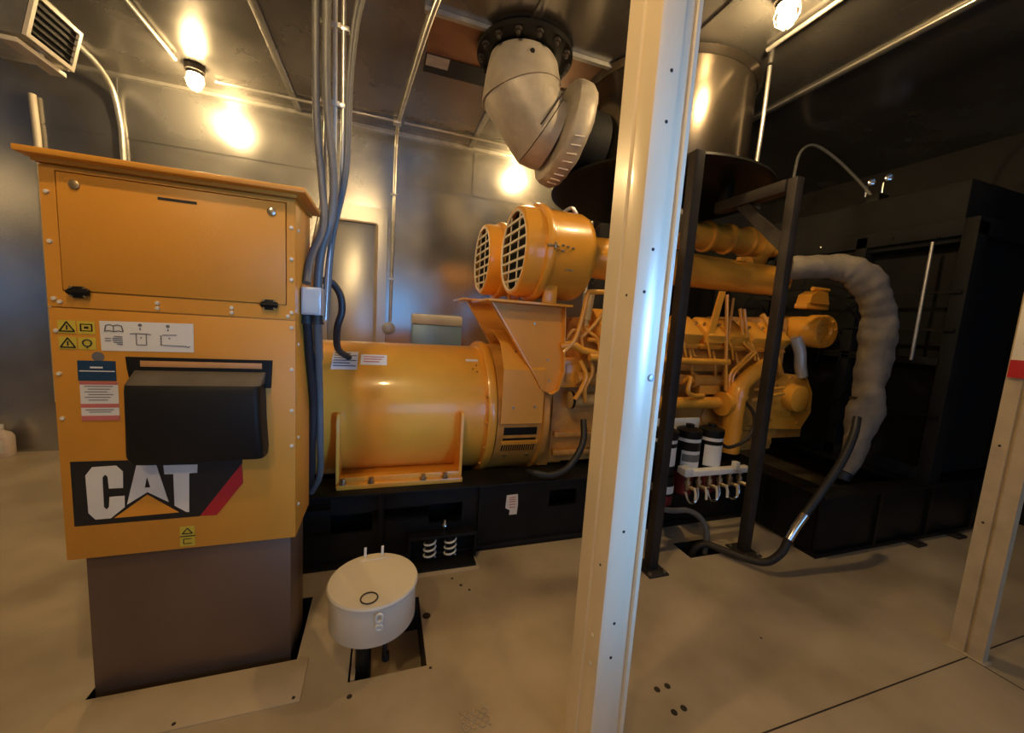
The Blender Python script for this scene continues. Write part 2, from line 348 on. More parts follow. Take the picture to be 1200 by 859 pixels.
k.box(-.748, -.699, y, y+.001, .622, .626); k.cyl((-.74, y, .635), (-.723, y, .658), .002, 6); k.cyl((-.723, y, .658), (-.707, y, .635), .002, 6); k.cyl((-.74, y, .635), (-.707, y, .635), .002, 6)
k.box(-.738, -.71, y, y+.001, .592, .595); k.box(-.738, -.71, y, y+.001, .611, .614); k.box(-.738, -.735, y, y+.001, .592, .614)
k.build('symbol', INK, st)
# white instruction plate
ip = MB(); ip.prism([(-.958, 1.461), (-.683, 1.466), (-.684, 1.358), (-.956, 1.355)], 'y', F-.0012, F)
ip = ip.build('instruction_plate', WHT, cab, False)
k = MB(); y = F-.0024
def line(a, b, w=.0016): k.cyl((a[0], y, a[1]), (b[0], y, b[1]), w, 5)
def poly(L, w=.0016, close=True):
    for a, b in zip(L, L[1:]+([L[0]] if close else [])): line(a, b, w)
poly([(-.944, 1.425), (-.94, 1.446), (-.93, 1.449), (-.919, 1.445), (-.908, 1.449), (-.896, 1.446), (-.892, 1.425), (-.905, 1.428), (-.919, 1.424), (-.932, 1.428)], .0018); line((-.919, 1.445), (-.919, 1.425))
poly([(-.855, 1.421), (-.826, 1.421), (-.826, 1.380), (-.855, 1.380)]); line((-.872, 1.419), (-.857, 1.421)); line((-.824, 1.421), (-.812, 1.419))
poly([(-.782, 1.417), (-.782, 1.38)], close=False); poly([(-.778, 1.419), (-.735, 1.421)], close=False); poly([(-.778, 1.382), (-.705, 1.380)], close=False); poly([(-.705, 1.375), (-.695, 1.38)], close=False)
for z in (1.415, 1.405, 1.395, 1.385): k.box(-.786, -.781, y, y+.001, z-.002, z+.002)
for x in (-.843, -.761): k.lathe([(0, .006), (.001, .006)], (x, y+.001, 1.452), (0, -1, 0), 10); k.box(x-.002, x+.002, y, y+.001, 1.434, 1.442)
for z in (1.40, 1.391): line((-.944, z), (-.927, z))
for z, xa in ((1.408, -.918), (1.401, -.923), (1.394, -.923), (1.387, -.92), (1.38, -.91)): line((xa, z), (-.895, z-.001))
k.box(-.76, -.755, y, y+.001, 1.405, 1.41); k.box(-.843, -.84, y, y+.001, 1.403, 1.41)
k.build('print', GRYI, ip)
MB().lathe([(0, .0175), (.001, .0175)], (-.967, F, 1.333), (0, -1, 0), 20).build('round_badge', GRYI, cab)
bs = decal('blue_sticker', BLUE, cab, -1.025, -.919, 1.246, 1.318)
k = MB(); k.box(-1.02, -.922, F-.0024, F-.0014, 1.279, 1.2825); k.box(-.99, -.955, F-.0024, F-.0014, 1.291, 1.297); k.build('print', WHT, bs)
rs = decal('red_and_white_sticker', WHT, cab, -1.022, -.915, 1.10, 1.243)
for za, zb in ((1.232, 1.243), (1.148, 1.162), (1.100, 1.118)): MB().box(-1.022, -.915, F-.0022, F-.0013, za, zb).build('red_band', PINK, rs)
k = MB()
for i, z in enumerate((1.224, 1.214, 1.204, 1.194, 1.184, 1.174, 1.138, 1.130)):
    k.box(-1.01+.01*(i % 2), -.93-.008*(i % 3), F-.002, F-.0013, z, z+.003)
k.build('print', GRYI, rs)
# emblem panel and letters
lp = MB().prism([(-1.063, .949), (-.534, .94), (-.533, .913), (-.681, .703), (-1.063, .702)], 'y', F-.001, F).build('emblem_panel', INK, cab, False)
def flat(name, L, mat, d): return MB().prism(L, 'y', F-d, F-.0012).build(name, mat, lp, False)
flat('letter', [(-1.002, .926), (-.933, .928), (-.914, .904), (-.916, .84), (-.957, .841), (-.959, .887), (-.966, .896), (-.974, .885), (-.975, .77), (-.968, .759), (-.96, .77), (-.957, .808), (-.913, .809), (-.914, .764), (-.957, .724), (-1.001, .724), (-1.02, .751), (-1.022, .895)], WHT, .003)
flat('letter', [(-.873, .925), (-.813, .923), (-.779, .772), (-.833, .82), (-.833, .833), (-.843, .879), (-.852, .831), (-.852, .82), (-.907, .773)], WHT, .003)
flat('letter', [(-.8525, .836), (-.833, .836), (-.779, .772), (-.843, .818), (-.907, .773)], WHT, .0032)
flat('letter', [(-.791, .921), (-.683, .918), (-.685, .885), (-.711, .884), (-.715, .725), (-.724, .726), (-.761, .756), (-.761, .884), (-.789, .885)], WHT, .003)
flat('triangle', [(-.844, .808), (-.748, .727), (-.947, .724)], ORNG, .0034)
flat('red_stripe', [(-.535, .913), (-.532, .831), (-.624, .703), (-.68, .705)], REDM, .003)
# puffy black cover over the control panel
def rr(x0, x1, y0, y1, z, r=.02, wob=0):
    pts = [(x0, y1)]
    for k_ in range(5): a = PI+k_*PI/8; pts.append((x0+r+r*math.cos(a), y0+r+r*math.sin(a)))
    for k_ in range(5): a = 1.5*PI+k_*PI/8; pts.append((x1-r+r*math.cos(a), y0+r+r*math.sin(a)))
    pts.append((x1, y1)); return [(p[0], p[1], z) for p in pts]
yc = cy0-.001
cv = MB().loft([rr(-.850, -.448, yc-.02, yc, .945, .012), rr(-.862, -.443, yc-.075, yc, .955), rr(-.866, -.440, yc-.088, yc, .985), rr(-.862, -.446, yc-.092, yc, 1.10), rr(-.862, -.449, yc-.090, yc, 1.225), rr(-.864, -.449, yc-.080, yc, 1.244)]).build('panel_cover', VINYL, cab)
MB().loft([rr(-.864, -.449, yc-.080, yc, 1.2445), rr(-.862, -.446, yc-.05, yc, 1.268), rr(-.860, -.444, yc-.022, yc, 1.288, .012)]).build('sloped_top', GREYV, cv)
MB().loft([rr(-.874, -.43, yc-.012, yc, 1.225, .006), rr(-.884, -.426, yc-.012, yc, 1.29, .006), rr(-.888, -.424, yc-.010, yc, 1.336, .006)]).build('upper_flap', VINYL, cv)
MB().box(-.842, -.458, yc-.0145, yc-.0121, 1.302, 1.324, .001).build('window_strip', PEACH, cv)

# cover plate in front of the pedestal
t = thing('floor_cover_plate', 'flat tan steel cover plate on the floor in front of the cabinet pedestal', 'plate', (-.7, 1.63, 0))
MB().box(-1.12, -.285, 1.525, 1.733, .0005, .006, .0015).build('plate', PLATEM, t)
for x, y in ((-.31, 1.545), (-.70, 1.545), (-1.08, 1.545)): MB().lathe([(0, .007), (.002, .006)], (x, y, .006), (0, 0, 1), 10).build('screw', SEAM, t)

# ------------------------------------------------------------------ spill drum
BX, BY = -.02, 1.715
t = thing('spill_drum', 'round cream metal drum with hinged lid on a black stem over a floor pit', 'drum', (BX, BY, -.199))
MB().lathe([(.175, .15), (.17, .183), (.178, .187), (.335, .187), (.335, .18)], (BX, BY, 0), (0, 0, 1), 56).build('drum', BUCK, t)
lid = MB().lathe([(.336, .193), (.348, .195), (.356, .19), (.358, .15), (.359, .0)], (BX, BY, 0), (0, 0, 1), 56).build('lid', BUCK, t)
MB().box(BX-.07, BX+.07, BY+.135, BY+.155, .356, .361, .002).build('hinge_strip', BUCK, lid)
for x in (-.05, .03): MB().prism([(BY+.16, .357), (BY+.185, .357), (BY+.18, .40), (BY+.172, .40)], 'x', BX+x, BX+x+.012).build('hinge_tab', BUCK, lid)
MB().tube([(BX-.015+.034*math.cos(a*PI/12), BY-.135+.034*math.sin(a*PI/12), .3625) for a in range(24)], .0028, 8, closed=True).build('pull_ring', FRM, lid)
lt = MB().box(BX+.012, BX+.042, BY-.197, BY-.186, .255, .30, .003).tube([(BX+.027+.014*math.cos(a*PI/6), BY-.2, .315+.018*math.sin(a*PI/6)) for a in range(12)], .0045, 8, closed=True).tube([(BX+.027+.013*math.cos(a*PI/6), BY-.2, .272+.012*math.sin(a*PI/6)) for a in range(12)], .0045, 8, closed=True).build('latch', WHTP, t)
MB().cyl((BX-.035, BY-.08, -.199), (BX-.035, BY-.08, .172), .033, 20).cyl((BX-.035, BY-.08, .13), (BX-.035, BY-.08, .172), .045, 20).build('stem', BLK, t)
MB().cyl((BX+.06, BY-.05, .17), (BX+.06, BY-.05, .1), .016).tube(bez([(BX+.06, BY-.05, .1), (BX+.055, BY-.06, .04), (BX+.06, BY-.05, .0)]), .011).cyl((BX+.06, BY-.05, .012), (BX+.06, BY-.05, -.02), .017).build('drain_valve', FRM, t)
for x, y, r in ((.075, 1.66, .028), (.09, 1.6, .024)):
    tag(MB().tube([(x+r*math.cos(a*PI/12), y+r*math.sin(a*PI/12), -.193) for a in range(24)], .006, 8, closed=True).build('pipe_collar', SEAM if y < 1.63 else PLATEM), 'dark ring collar at the front of the floor pit' if y < 1.63 else 'tan ring collar under the drain of the cream drum', 'collar')

# ------------------------------------------------------------------ generator skid
sk = thing('generator_skid', 'long black steel skid base under the yellow alternator and engine', 'skid', (1.4, 3.0, 0))
SX0, SX1 = -.75, 2.97
def skin(holes, x0, x1, z0, z1, ya, yb):
    m = MB(); xs_ = sorted({x0, x1, *[h[0] for h in holes], *[h[1] for h in holes]}); zs = sorted({z0, z1, *[h[2] for h in holes], *[h[3] for h in holes]})
    for a, b in zip(xs_, xs_[1:]):
        for c, d_ in zip(zs, zs[1:]):
            if any(h[0] < (a+b)/2 < h[1] and h[2] < (c+d_)/2 < h[3] for h in holes): continue
            m.box(a, b, ya, yb, c, d_)
    bmesh.ops.remove_doubles(m.b, verts=m.b.verts, dist=1e-5); return m
holes = [(-.28, -.045, .215, .335), (.3, .513, .222, .352), (1.14, 1.355, .26, .38), (2.0, 2.2, .25, .37)]
skin(holes, SX0, SX1, .035, .452, 2.375, 2.395).build('front_web', BLK, sk)
MB().box(SX0, SX1, 2.345, 2.62, .452, .468, .002).box(SX0, SX1, 3.4, 3.68, .452, .468, .002).box(SX0, -.68, 2.62, 3.4, .452, .468).box(1.16, SX1, 2.62, 3.4, .452, .468).build('top_plate', BLK, sk)
MB().box(SX0, SX1, 2.352, 2.55, .0, .035, .003).build('bottom_flange', BLK, sk)
MB().box(SX0, SX1, 3.6, 3.64, .0, .452).box(SX0, SX0+.02, 2.4, 3.6, 0, .452).box(SX0, SX1, 2.62, 2.64, .0, .452).build('rear_web', BLKM, sk)
for x in (-.01, .62, 1.6): MB().box(x, x+.03, 2.35, 2.374, .036, .451).build('stiffener', BLK, sk)
fp = thing_foot = MB().box(-.07, .585, 2.2, 2.349, .006, .02, .002).box(.17, .60, 2.28, 2.349, .165, .185, .003).box(.585, .60, 2.28, 2.349, .02, .165).box(.17, .185, 2.28, 2.349, .02, .165).build('isolator_foot', BLK, sk)
for x in (.305, .435):
    MB().tube([(x+.036*math.cos(a*.35), 2.315+.036*math.sin(a*.35), .024+a*.0022) for a in range(62)], .0065, 8).build('spring', WHTP, fp)
    MB().cyl((x, 2.315, .021), (x, 2.315, .164), .028, 14).build('spring_core', BLKM, fp)
MB().lathe([(0, .012), (.02, .012), (.02, .02), (.045, .012), (.07, .018)], (.40, 2.36, .19), (0, 0, 1), 12).build('jack_bolt', CHROME, fp)
MB().box(-.08, .6, 2.17, 2.36, .0005, .0055, .001).build('shim_plate', PLATEM, fp)
sl = MB().prism([(.82, .372), (.90, .374), (.905, .30), (.90, .228), (.845, .228), (.848, .262), (.815, .28)], 'y', 2.372, 2.3745).build('white_notice', WHT, sk, False)
k = MB()
for z in (.35, .335, .32, .30, .28): k.box(.84, .885, 2.371, 2.3719, z, z+.006)
k.build('print', PINK, sl)

# ------------------------------------------------------------------ alternator
AY, AZ, AR = 3.0, .86, .478
al = thing('alternator', 'large smooth yellow alternator cylinder bolted on the left end of the skid', 'alternator', (.15, AY, .468))
MB().lathe([(-.46, .40), (-.455, .455), (-.44, .472), (-.42, AR), (.66, AR), (.70, AR)], (0, AY, AZ), (1, 0, 0), 96).build('housing', YEL, al)
MB().lathe([(-.66, .2), (-.655, .36), (-.62, .39), (-.461, .39)], (0, AY, AZ), (1, 0, 0), 64).build('end_bell', FRM, al)  # coloured dark for the shadow at the alternator's left end
rim = MB().lathe([(.69, .47), (.69, .515), (.705, .522), (.735, .522), (.75, .515), (.75, .46)], (0, AY, AZ), (1, 0, 0), 96).build('end_flange', YEL, al)
for k_ in range(9):
    a = math.radians(70+k_*22); y, z = AY-.498*math.sin(a), AZ+.498*math.cos(a)
    MB().lathe([(0, .011), (.012, .011), (.014, .007)], (.69, y, z), (-1, 0, 0), 8).build('flange_bolt', YELD, rim)
for x in (-.262, .495):
    MB().prism([(2.45, .47), (2.45, .90), (2.462, .93), (2.52, .93), (2.56, .80), (2.60, .62), (2.72, .47)], 'x', x, x+.018).build('foot_gusset', YEL, al)
ft = MB().box(-.255, .515, 2.42, 2.72, .4685, .50, .003).box(-.24, .50, 2.45, 2.47, .5, .535, .003).build('mounting_foot', YEL, al)
for x in (-.22, -.06, .26, .40): MB().lathe([(0, .022), (.012, .022), (.012, .015), (.035, .014)], (x, 2.437, .5), (0, 0, 1), 8).build('foot_bolt', BRASS, ft)
ns = 0
def cyl_patch(name, x0, x1, a0, a1, mat, parent, r=AR+.0015, n=6, label=None):
    m = MB(); A = []
    for i in range(n+1):
        a = math.radians(a0+(a1-a0)*i/n); A.append((AY-r*math.sin(a), AZ+r*math.cos(a)))
    B = [(AY-(r-.001)*math.sin(math.radians(a1+(a0-a1)*i/n)), AZ+(r-.001)*math.cos(math.radians(a1+(a0-a1)*i/n))) for i in range(n+1)]
    m.prism(A+B, 'x', x0, x1); return m.build(name, mat, parent, label=label)
s = cyl_patch('data_plate', -.32, -.165, 28, 48, WHT, al)
for i in range(6): cyl_patch('print', -.31, -.18+(.006 if i % 2 else -.03), 30+i*2.8, 31+i*2.8, GRYI, s, AR+.0025, 2)
s = cyl_patch('white_sticker', -.148, .018, 31, 43, WHT, al)
for i in range(3): cyl_patch('print', -.13, .0-.015*i, 33.5+i*2.8, 34.5+i*2.8, PINK, s, AR+.0025, 2)
cyl_patch('small_tag', .56, .65, 33, 36, WHT, al)
for x, a in ((.63, 41), (.6, 45), (.63, 48)): 
    a = math.radians(a); MB().lathe([(0, .008), (.006, .006)], (x, AY-AR*math.sin(a), AZ+AR*math.cos(a)), (0, -math.sin(a), math.cos(a)), 8).build('rivet', CHROME, al)

# coupling guard and housing belong to the engine -------------------------------------------
en = thing('diesel_engine', 'large yellow diesel engine covered in pipes and valve covers on the black skid', 'engine', (2.4, 3.0, .468))
ch = MB().lathe([(.755, .46), (.76, .505), (1.09, .505), (1.10, .53), (1.14, .53), (1.15, .45)], (0, AY, AZ), (1, 0, 0), 80).build('coupling_housing', YELD, en)
def arcbox(m, x0, x1, a0, a1, r0, r1, n=8):
    P = [(AY-r1*math.sin(math.radians(a0+(a1-a0)*i/n)), AZ+r1*math.cos(math.radians(a0+(a1-a0)*i/n))) for i in range(n+1)]
    Q = [(AY-r0*math.sin(math.radians(a1+(a0-a1)*i/n)), AZ+r0*math.cos(math.radians(a1+(a0-a1)*i/n))) for i in range(n+1)]
    return m.prism(P+Q, 'x', x0, x1)
for a0, a1 in ((95.5, 102), (105, 107), (110.5, 118)): arcbox(MB(), .81, 1.06, a0, a1, .504, .507, 4).build('louver_slot', BLKM, ch)
k = MB()
for i in range(14): arcbox(k, .82+i*.017, .827+i*.017, 110.8, 117.6, .506, .510, 3)
k.build('slot_mesh', YELD, ch)
arcbox(MB(), .80, 1.075, 107.3, 110.2, .505, .52, 3).build('slot_lip', YEL, ch)
for x in (.85, 1.02):
    a = math.radians(123); MB().lathe([(0, .014), (.01, .013)], (x, AY-.505*math.sin(a), AZ+.505*math.cos(a)), (0, -math.sin(a), math.cos(a)), 6).build('hex_bolt', BRASS, ch)
# bent cover plate: vertical face, sloping shoulder, top
P = [(2.475, .845), (2.475, 1.225), (2.60, 1.40), (2.80, 1.475), (3.0, 1.49)]
Q = [(p[0]+.006, p[1]-.004) for p in P[::-1]]
gp = MB().prism(P+Q, 'x', .775, 1.085).build('guard_plate', YELM, en, False)
for x, y, z, n in ((.86, 2.475, .96, (0, -1, 0)), (1.02, 2.475, .965, (0, -1, 0)), (.88, 2.56, 1.345, (0, -.8, .6))): MB().lathe([(0, .011), (.006, .009)], (x, y, z), n, 8).build('plate_screw', BRASS, gp)
MB().box(1.165, 1.35, 2.66, 2.9, .47, .775, .006).build('terminal_box', YEL, en)
for x, z in ((1.2, .72), (1.2, .54), (1.3, .66)): MB().lathe([(0, .011), (.008, .009)], (x, 2.66, z), (0, -1, 0), 8).build('hex_bolt', BRASS, en)
MB().box(1.13, 1.22, 2.62, 3.4, .47, 1.1, .006).build('flywheel_housing', YELD, en)
# block
MB().prism([(2.62, .5), (2.60, .95), (2.68, 1.28), (3.32, 1.28), (3.4, .95), (3.38, .5)], 'x', 1.22, 3.55).build('engine_block', YELD, en)
MB().box(1.24, 3.5, 2.58, 2.615, .70, .74, .004).box(1.24, 3.5, 2.57, 2.615, .56, .60, .004).build('oil_pan_rail', YELD, en)
for i in range(4): MB().box(1.75+i*.42, 2.02+i*.42, 2.585, 2.61, .62, .69).lathe([(0, .075), (.012, .075), (.02, .05)], (1.88+i*.42, 2.605, .84), (0, -1, 0), 20).build('inspection_cover', YELD, en)
MB().box(1.24, 1.45, 2.56, 2.66, 1.09, 1.31, .008).box(1.28, 1.41, 2.553, 2.562, 1.13, 1.27, .004).build('side_cover', YEL, en)
# cylinder heads and valve covers of the near bank
hd = MB().prism([(2.52, 1.36), (2.56, 1.24), (2.9, 1.30), (2.9, 1.62), (2.68, 1.62)], 'x', 1.42, 3.42).build('cylinder_head', YELD, en)
R = Matrix.Translation((0, 2.56, 1.56)) @ Matrix.Rotation(math.radians(38), 4, 'X')
for i in range(8):
    x = 1.47+i*.242
    vc = MB().box(x, x+.212, -.13, .13, -.04, .085, .035, R).box(x-.006, x+.218, -.14, .14, -.055, -.038, .004, R).build('valve_cover', YEL, en)
    for sx in (.03, .18):
        p = R @ Vector((x+sx, 0, .085)); q = R @ Vector((x+sx, 0, .105)); MB().cyl(p, q, .012, 8).build('cover_bolt', BRASS, vc)
for i in range(8):
    x = 1.5+i*.242
    MB().tube(bez([(x+.0, 2.52, 1.52), (x-.02, 2.44, 1.49), (x-.0, 2.43, 1.44), (x+.04, 2.44, 1.36)]), .010, 8).build('fuel_line', YEL, en)
    MB().tube(bez([(x+.12, 2.50, 1.42), (x+.1, 2.45, 1.34), (x+.13, 2.46, 1.25), (x+.17, 2.5, 1.21)]), .011, 8).build('fuel_line', YELD, en)
MB().cyl((1.4, 2.44, 1.335), (2.70, 2.44, 1.335), .026).build('fuel_rail', YEL, en)
MB().cyl((1.4, 2.48, 1.46), (3.1, 2.48, 1.46), .016).build('fuel_rail', YEL, en)
MB().cyl((1.35, 2.52, 1.17), (2.75, 2.52, 1.17), .045).lathe([(0, .065), (.04, .065)], (1.6, 2.52, 1.17), (1, 0, 0), 16).lathe([(0, .065), (.04, .065)], (2.4, 2.52, 1.17), (1, 0, 0), 16).build('water_manifold', YELD, en)
MB().cyl((1.75, 2.48, .985), (2.72, 2.48, .985), .05).lathe([(0, .07), (.03, .07), (.03, .06), (.1, .06)], (2.04, 2.48, .985), (1, 0, 0), 20).build('lower_water_pipe', YEL, en)
MB().lathe([(0, .10), (.13, .095)], (2.68, 2.44, .985), (1, 0, 0), 20).tube(bez([(2.80, 2.42, .58), (2.80, 2.41, .8), (2.79, 2.40, 1.0), (2.83, 2.40, 1.15), (2.98, 2.40, 1.28), (3.2, 2.45, 1.35)]), [.085]*6+[.08]*6+[.075]*6+[.065]*6+[.06]*6+[.055], 18).lathe([(0, .088), (.03, .088)], (2.80, 2.405, 1.05), (.2, 0, 1), 20).build('coolant_elbow', YEL, en)
for dx in (0, .045):
    MB().tube([(2.76+dx, 2.45, 1.78), (2.77+dx, 2.45, 1.75), (2.84+dx, 2.44, 1.50), (2.93+dx, 2.43, 1.44), (2.92+dx, 2.43, 1.42), (2.75+dx*.8, 2.43, 1.27), (2.72+dx*.8, 2.43, 1.22), (2.74+dx*.8, 2.44, 1.1)], .013, 8).build('fuel_line', YEL, en)
MB().prism([(2.52, 1.90), (2.57, 1.90), (2.50, 1.53), (2.68, 1.53), (2.69, 1.49), (2.43, 1.49)], 'y', 2.43, 2.45).build('support_bracket', YEL, en)
MB().cyl((2.585, 2.43, 1.88), (2.70, 2.43, 1.10), .014).build('support_rod', YEL, en)
MB().cyl((2.69, 2.46, 1.86), (2.69, 2.46, 1.2), .01).build('support_rod', YELD, en)
for i, pts in enumerate(([(1.20, 2.46, 1.36), (1.28, 2.45, 1.46), (1.33, 2.45, 1.66), (1.35, 2.45, 1.78), (1.40, 2.45, 1.80), (1.6, 2.46, 1.81)],
    [(1.3, 2.5, 1.42), (1.42, 2.47, 1.55), (1.5, 2.47, 1.66), (1.53, 2.47, 1.71), (1.62, 2.47, 1.72)],
    [(1.18, 2.47, 1.40), (1.27, 2.46, 1.42), (1.36, 2.46, 1.38), (1.52, 2.46, 1.36), (1.7, 2.47, 1.37)],
    [(1.22, 2.5, 1.43), (1.28, 2.48, 1.52), (1.33, 2.47, 1.48), (1.36, 2.47, 1.4), (1.42, 2.48, 1.36)],
    [(1.36, 2.5, 1.3), (1.4, 2.46, 1.2), (1.37, 2.46, 1.1), (1.33, 2.47, 1.02)],
    [(1.44, 2.5, 1.32), (1.45, 2.46, 1.22), (1.40, 2.46, 1.1), (1.42, 2.47, 1.0)],
    [(1.32, 2.48, 1.62), (1.38, 2.47, 1.53), (1.47, 2.47, 1.47), (1.5, 2.47, 1.38)])):
    MB().tube(bez(pts), (.018, .014, .026, .013, .018, .016, .012)[i], 10).build('oil_line', YEL if i % 2 == 0 else YELD, en)
MB().cyl((1.38, 2.46, 1.78), (1.36, 2.46, 1.60), .03).cyl((1.36, 2.46, 1.6), (1.36, 2.46, 1.56), .02).build('injector_can', TANM, en)
op = MB().lathe([(0, .04), (.01, .065), (.03, .065), (.04, .055), (.30, .05), (.30, .06), (.36, .06)], (1.31, 2.54, 1.0), (1, 0, .0), 20).build('oil_filter_housing', TANM, en)
MB().lathe([(0, .066), (.02, .066)], (1.322, 2.54, 1.0), (1, 0, 0), 20).build('clamp_band', BLK, op)
# intake piping
MB().lathe([(1.37, .14), (1.40, .165), (1.44, .165), (1.46, .15), (1.66, .16), (1.68, .168), (1.71, .168), (1.73, .142), (3.44, .135), (3.5, .125), (3.54, .09), (3.55, .03)], (0, 2.72, 2.085), (1, 0, .0), 48).build('intake_pipe', YEL, en)
MB().lathe([(0, .142), (.02, .142)], (2.93, 2.72, 2.085), (1, 0, 0), 48, False).box(2.88, 2.95, 2.62, 2.66, 2.20, 2.235, .006).build('pipe_clamp', YEL, en)
tm = MB(); pr_ = [(2.3, .10), (2.32, .125)]
for i in range(4):
    x = 2.4+i*.25; pr_ += [(x, .115), (x+.17, .12), (x+.18, .142), (x+.21, .142), (x+.22, .12)]
tm.lathe(pr_, (0, 3.0, 2.38), (1, 0, .03), 28).build('exhaust_manifold', YEL, en)
for i in range(5): MB().box(2.42+i*.16, 2.5+i*.16, 2.9, 2.98, 2.49, 2.53, .01).build('manifold_lug', YEL, en)
MB().lathe([(0, .08), (.03, .15), (.1, .165), (.17, .15), (.2, .1), (.22, .09), (.3, .07)], (3.38, 2.98, 2.46), (1, 0, -.03), 28).sphere((3.62, 2.93, 2.47), .10, (1, 1, 1.2)).tube(bez([(3.45, 2.95, 2.40), (3.4, 2.86, 2.3), (3.25, 2.8, 2.24), (3.1, 2.75, 2.22)]), .06, 14).build('turbocharger', YEL, en)
for x in (1.75,): MB().tube(bez([(x, 2.72, 1.96), (x-.02, 2.74, 1.85), (x, 2.76, 1.7)]), .05, 12).build('intake_runner', YELD, en)
# front-end housings at the radiator end
MB().box(3.35, 3.6, 2.64, 3.4, .55, 1.75, .02).build('front_cover', YELD, en)
sc_ = MB().lathe([(0, .13), (.05, .138), (.42, .138), (.43, .152), (.54, .152), (.56, .14), (.562, .07), (.54, .055), (.538, .0)], (3.78, 2.98, 1.645), (0, -1, 0), 40).build('starter_cylinder', YEL, en)
for q in range(8):
    a = q*PI/4+.2; MB().lathe([(0, .011), (.012, .010)], (3.78+.108*math.cos(a), 2.42, 1.645+.108*math.sin(a)), (0, -1, 0), 6).build('end_bolt', YELD, sc_)
for q in range(9):
    a = q*2*PI/9; MB().lathe([(0, .014), (.016, .013)], (3.62+.165*math.cos(a), 2.56, 1.02+.165*math.sin(a)), (0, -1, 0), 6).build('pump_bolt', YEL, en)
for q, (x, z) in enumerate(((3.42, .8), (3.45, 1.12), (3.6, 1.2), (3.8, 1.17), (3.88, .9), (3.78, .76))): MB().lathe([(0, .016), (.018, .015)], (x, 2.56, z), (0, -1, 0), 6).build('pump_bolt', YELD, en)
MB().tube(bez([(3.05, 2.48, 1.75), (3.15, 2.44, 1.6), (3.2, 2.43, 1.45), (3.28, 2.44, 1.32), (3.4, 2.5, 1.25)]), .022, 10).build('oil_line', YEL, en)
MB().tube(bez([(2.3, 2.5, 1.15), (2.32, 2.43, 1.2), (2.30, 2.42, 1.1), (2.36, 2.43, 1.06), (2.5, 2.46, 1.05)]), .018, 10).build('oil_line', YEL, en)
MB().box(2.5, 2.72, 2.50, 2.6, 1.05, 1.16, .012).build('side_cover', YEL, en)
MB().box(3.68, 3.98, 2.56, 2.68, 1.85, 1.90, .01).prism([(3.7, 1.9), (3.72, 1.98), (3.80, 2.02), (3.92, 2.01), (3.96, 1.9)], 'y', 2.55, 2.68).cyl((3.78, 2.6, 2.04), (3.99, 2.6, 2.04), .02).build('thermostat_housing', YEL, en)
MB().lathe([(0, .2), (.08, .2), (.1, .13), (.19, .12), (.2, .08)], (3.62, 2.64, 1.02), (0, -1, 0), 32).prism([(3.36, .72), (3.38, 1.12), (3.52, 1.24), (3.82, 1.22), (3.93, 1.06), (3.95, .86), (3.84, .70)], 'y', 2.56, 2.72).build('water_pump', YEL, en)
MB().box(3.3, 3.95, 2.62, 3.3, .60, .73, .01).build('front_support', YELD, en)
MB().tube(bez([(3.62, 2.58, 1.58), (3.68, 2.56, 1.45), (3.70, 2.55, 1.32), (3.74, 2.55, 1.22)]), .05, 14).build('coolant_hose', GREYB, en)
MB().tube(bez([(3.1, 2.5, 1.0), (3.2, 2.42, 1.06), (3.35, 2.42, 1.08)]), .018, 8).build('oil_line', YEL, en)
MB().tube(bez([(3.1, 2.5, 1.1), (3.2, 2.42, 1.12), (3.35, 2.42, 1.13)]), .014, 8).build('oil_line', YEL, en)

# air cleaner brackets
def bracket(y, dx, label, dz=0.):
    b = thing('air_cleaner_bracket', label, 'bracket', (.95+dx, y, 1.05), 'air cleaner brackets')
    L = [(.66+dx, 1.672+dz), (1.185+dx, 1.672+dz), (1.215+dx, 1.22), (1.18+dx, 1.09), (1.13+dx, 1.06), (1.05+dx, 1.10), (.99+dx, 1.20)]
    MB().prism(L, 'y', y, y+.01).build('web', YELM, b, False)
    k = MB()
    for p, q in zip(L[1:], L[2:]+L[:1]):
        dv = Vector((q[0]-p[0], 0, q[1]-p[1])); n = Vector((-dv.z, 0, dv.x)).normalized()*.004
        a = Vector((p[0], 0, p[1])); c_ = Vector((q[0], 0, q[1]))
        k.loft([[(a+n)+Vector((0, y-.045, 0)), (a-n)+Vector((0, y-.045, 0)), (a-n)+Vector((0, y+.012, 0)), (a+n)+Vector((0, y+.012, 0))], [(c_+n)+Vector((0, y-.045, 0)), (c_-n)+Vector((0, y-.045, 0)), (c_-n)+Vector((0, y+.012, 0)), (c_+n)+Vector((0, y+.012, 0))]])
    k.build('flange', YEL, b, False)
    MB().box(.62+dx, 1.215+dx, y-.1, y+.42, 1.676+dz, 1.692+dz, .002).build('shelf', YEL, b)
    MB().box(1.0+dx, 1.09+dx, y-.095, y-.05, 1.692+dz, 1.815+dz, .004).build('saddle', YEL, b)
    for x, z in ((.98, 1.55), (1.1, 1.3), (1.12, 1.15)): MB().lathe([(0, .009), (.005, .008)], (x+dx, y, z), (0, -1, 0), 8).build('web_bolt', BRASS, b)
bracket(2.49, 0, 'nearer yellow sheet bracket holding the big air cleaner above the coupling')
bracket(3.22, -.02, 'farther yellow sheet bracket holding the rear air cleaner', .03)

